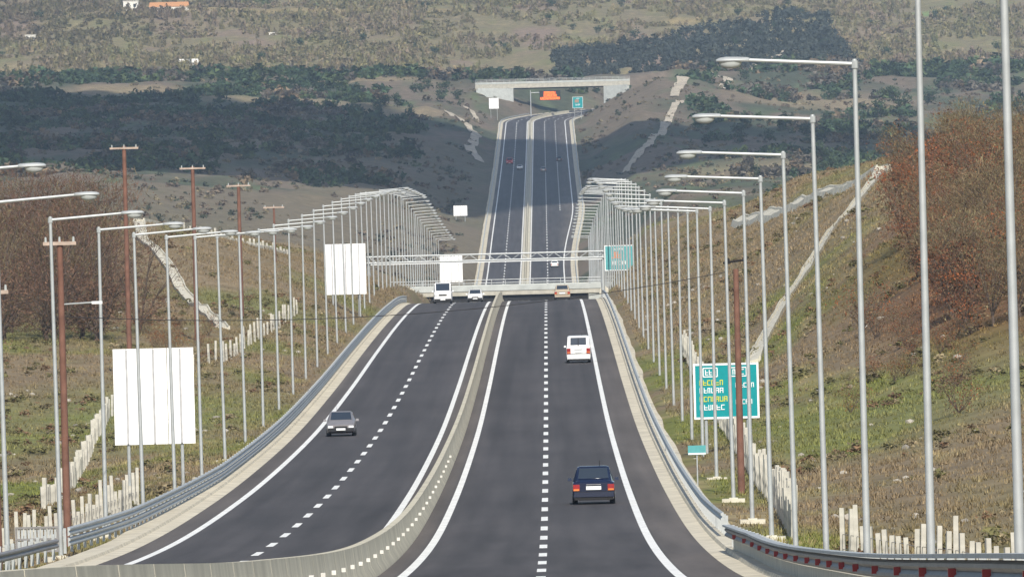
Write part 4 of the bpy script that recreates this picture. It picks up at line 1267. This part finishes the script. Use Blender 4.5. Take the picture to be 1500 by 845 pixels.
# grove on the left: bare maroon trees
grove, hillA, hillB, low_s, slope_s, ever, hillt = [], [], [], [], [], [], []
for i in range(64):
    d = rnd.uniform(850, 1010)
    x = rnd.uniform(-56, -29.5 - (d - 850) * 0.05)
    grove.append(plant('bare_tree', 'tree', T_MAROON, x, d, rnd.uniform(0.62, 1.0), '', 'bare trees of the left grove', rnd))
for i in range(9):
    x, d = rnd.uniform(-32, -24.5), rnd.uniform(820, 900)
    low_s.append(plant('bare_shrub', 'shrub', T_SHRUB, x, d, rnd.uniform(0.5, 1.0), '', 'shrubs below the left grove', rnd))
# right-hand hill: rust and brown scrub oaks
for i in range(150):
    d = 640 + 235 * rnd.random() ** 1.1
    x = rnd.uniform(22.0 + (d - 640) * 0.022, 31 + (d - 640) * 0.07)
    if rnd.random() < 0.52:
        hillA.append(plant('rust_tree', 'tree', T_RUST, x, d, rnd.uniform(0.4, 0.9), '', 'scrub oaks of the right hillside', rnd))
    else:
        hillB.append(plant('brown_tree', 'tree', T_BROWN, x, d, rnd.uniform(0.45, 1.0), '', 'bare trees of the right hillside', rnd))
for x, d, s, lab in ((24.0, 645, 1.25, 'round russet shrub alone on the green slope between the two tallest right lamp posts'),
                     (18.3, 640, 0.75, 'small russet shrub low on the green slope left of the tall bare post'),
                     (22.4, 640, 0.8, 'small brown shrub in the meadow just under the scrub oaks'),
                     (16.2, 600, 0.7, 'little rust coloured shrub nearest the drain on the green slope'),
                     (19.8, 700, 1.5, 'dark red shrub leaning over the drain at the left tip of the right hillside')):
    plant('shrub', 'shrub', T_SHRUB, x, d, s, lab, None, rnd)
plant('rust_tree', 'tree', T_RUST, 24.2, 765, 0.85, 'bright russet tree standing out at the left tip of the right hillside thicket', 'scrub oaks of the right hillside', rnd, 1.15)
plant('shrub', 'shrub', T_SHRUB, 20.3, 560, 1.15, 'straggly olive bush alone in the middle of the right bank', None, rnd)
for i in range(16):
    x, d = rnd.uniform(19, 27), rnd.uniform(600, 700)
    slope_s.append(plant('shrub', 'shrub', T_SHRUB, x, d, rnd.uniform(0.4, 0.9), '', 'small shrubs on the green slope', rnd))
# dark evergreens standing apart in the valley
for i in range(70):
    d = rnd.uniform(2700, 4250)
    x = rnd.uniform(50, 0.046 * d)
    if fbm(x / 26, d / 110, 71) < 0.42: continue
    ever.append(plant('evergreen_tree', 'tree', T_GREEN, x, d, rnd.uniform(0.6, 1.35), '', 'evergreens dotted over the right valley', rnd, 0.85))
everl = []
for i in range(14):
    d = rnd.uniform(3750, 4200)
    x = rnd.uniform(-60, -30)
    everl.append(plant('evergreen_tree', 'tree', T_GREEN, x, d, rnd.uniform(0.6, 1.2), '', 'evergreens left of the distant bridge', rnd, 0.85))
for i in range(60):
    d = rnd.uniform(4420, 5000)
    x = rnd.uniform(-0.05 * d, 0.042 * d)
    hillt.append(plant('hill_tree', 'tree', T_GREEN, x, d, rnd.uniform(0.5, 1.1), '', 'dark trees on the far hillside', rnd, 0.85))
by_d, by_z = (lambda o: o.location.y), (lambda o: o.location.z / o.location.y)
rank_labels(grove, 'bare maroon tree in the left grove', ['front rank', 'middle rank', 'back rank'], by_d)
rank_labels(low_s, 'low brown shrub under the left grove', ['on the grass'], by_d)
rank_labels(hillA, 'russet scrub oak on the right hillside', ['lower slope', 'upper slope'], by_z)
rank_labels(hillB, 'bare brown scrub tree on the right hillside', ['lowest rank', 'middle rank', 'crest rank'], by_z)
rank_labels(slope_s, 'tiny russet shrub on the right green slope', ['low down', 'higher up'], by_z)
rank_labels(ever, 'small dark evergreen in the shaded right valley', ['low in the valley', 'halfway up', 'near the top'], by_z)
rank_labels(everl, 'small dark evergreen left of the distant bridge', ['lower row', 'upper row'], by_z)
rank_labels(hillt, 'dark round tree on the sunlit far hillside', ['lower row', 'middle row', 'top row'], by_z)

# ------------------------------------------------------------------ houses and rocks on the hillside
def house(label, x, d, w, dp, h, roof_m, flat=False):
    z = gz(x, d)
    t = thing('house', label, 'house', (x, d, z - 0.3))
    MB().box((0, 0, h / 2), (w, dp, h)).build('wall', M['house'], t)
    if flat:
        MB().box((0, 0, h + 0.1), (w + 0.4, dp + 0.4, 0.3)).build('roof', roof_m, t)
    else:
        MB().add([(-w / 2 - .3, -dp / 2 - .3, h), (w / 2 + .3, -dp / 2 - .3, h), (w / 2 + .3, dp / 2 + .3, h), (-w / 2 - .3, dp / 2 + .3, h), (-w / 2, 0, h + dp * .35), (w / 2, 0, h + dp * .35)],
                 ((0, 1, 5, 4), (2, 3, 4, 5), (0, 4, 3), (1, 2, 5), (0, 3, 2, 1))).build('roof', roof_m, t)
    for s in (-0.25, 0.25):
        MB().box((s * w, -dp / 2 - 0.02, h * 0.55), (w * 0.16, 0.06, h * 0.35)).build('window', M['window'], t)
    return t
house('white flat roofed house at the left end of the orange shed near the top', -179.5, 4985, 6.5, 6, 4.2, M['house'], True)
house('long low shed with an orange roof high on the far hillside', -163, 4990, 17, 6, 1.8, M['roof'])
house('small white house alone on the upper left hillside', -213, 4745, 4.2, 4, 2.2, M['house'], True)
house('small white hut in the middle of the left hillside scrub', -112, 4745, 3.4, 3, 1.2, M['house'], True)
house('tiny white hut just above the dark wood left of centre', -138, 4440, 7.5, 4, 1.4, M['house'])

# ------------------------------------------------------------------ cloud whose shade lies over the valley, far above the view
bm = bmesh.new()
bmesh.ops.create_icosphere(bm, subdivisions=5, radius=1.0)
co = np.array([v.co for v in bm.verts])
nz = fbm(co[:, 0] * 3 + 10, co[:, 1] * 3 + co[:, 2] * 2 + 10, 77, 4)
for v_, q in zip(bm.verts, nz):
    k = 0.72 + 0.55 * q
    v_.co = Vector((v_.co.x * 420 * k, v_.co.y * 610 * k, v_.co.z * (150 if v_.co.z > 0 else 50) * k))
cme = bpy.data.meshes.new('cloud')
bm.to_mesh(cme)
bm.free()
for p in cme.polygons:
    p.use_smooth = True
cl = link('cloud', cme, M['cloud'], None, (-255, 3390 - 840, 720))
tag(cl, kind='structure')

# ------------------------------------------------------------------ air
hm = bpy.data.materials.new('air')
hm.use_nodes = True
nt = hm.node_tree
nt.nodes.remove(nt.nodes['Principled BSDF'])
pv = nt.nodes.new('ShaderNodeVolumePrincipled')
pv.inputs['Color'].default_value = (0.55, 0.74, 1.0, 1)
pv.inputs['Density'].default_value = HAZE
pv.inputs['Anisotropy'].default_value = 0.0
nt.links.new(pv.outputs[0], nt.nodes['Material Output'].inputs['Volume'])
zmin, zmax = float(Zg.min()) - 1.0, float(Zg.max()) + 6.0
wx = float(np.abs(Xg).max()) + 20
hz = MB().box((0, 4450, (zmin + zmax) / 2), (2 * wx, 9140, zmax - zmin)).build('haze', hm)
tag(hz, kind='stuff')
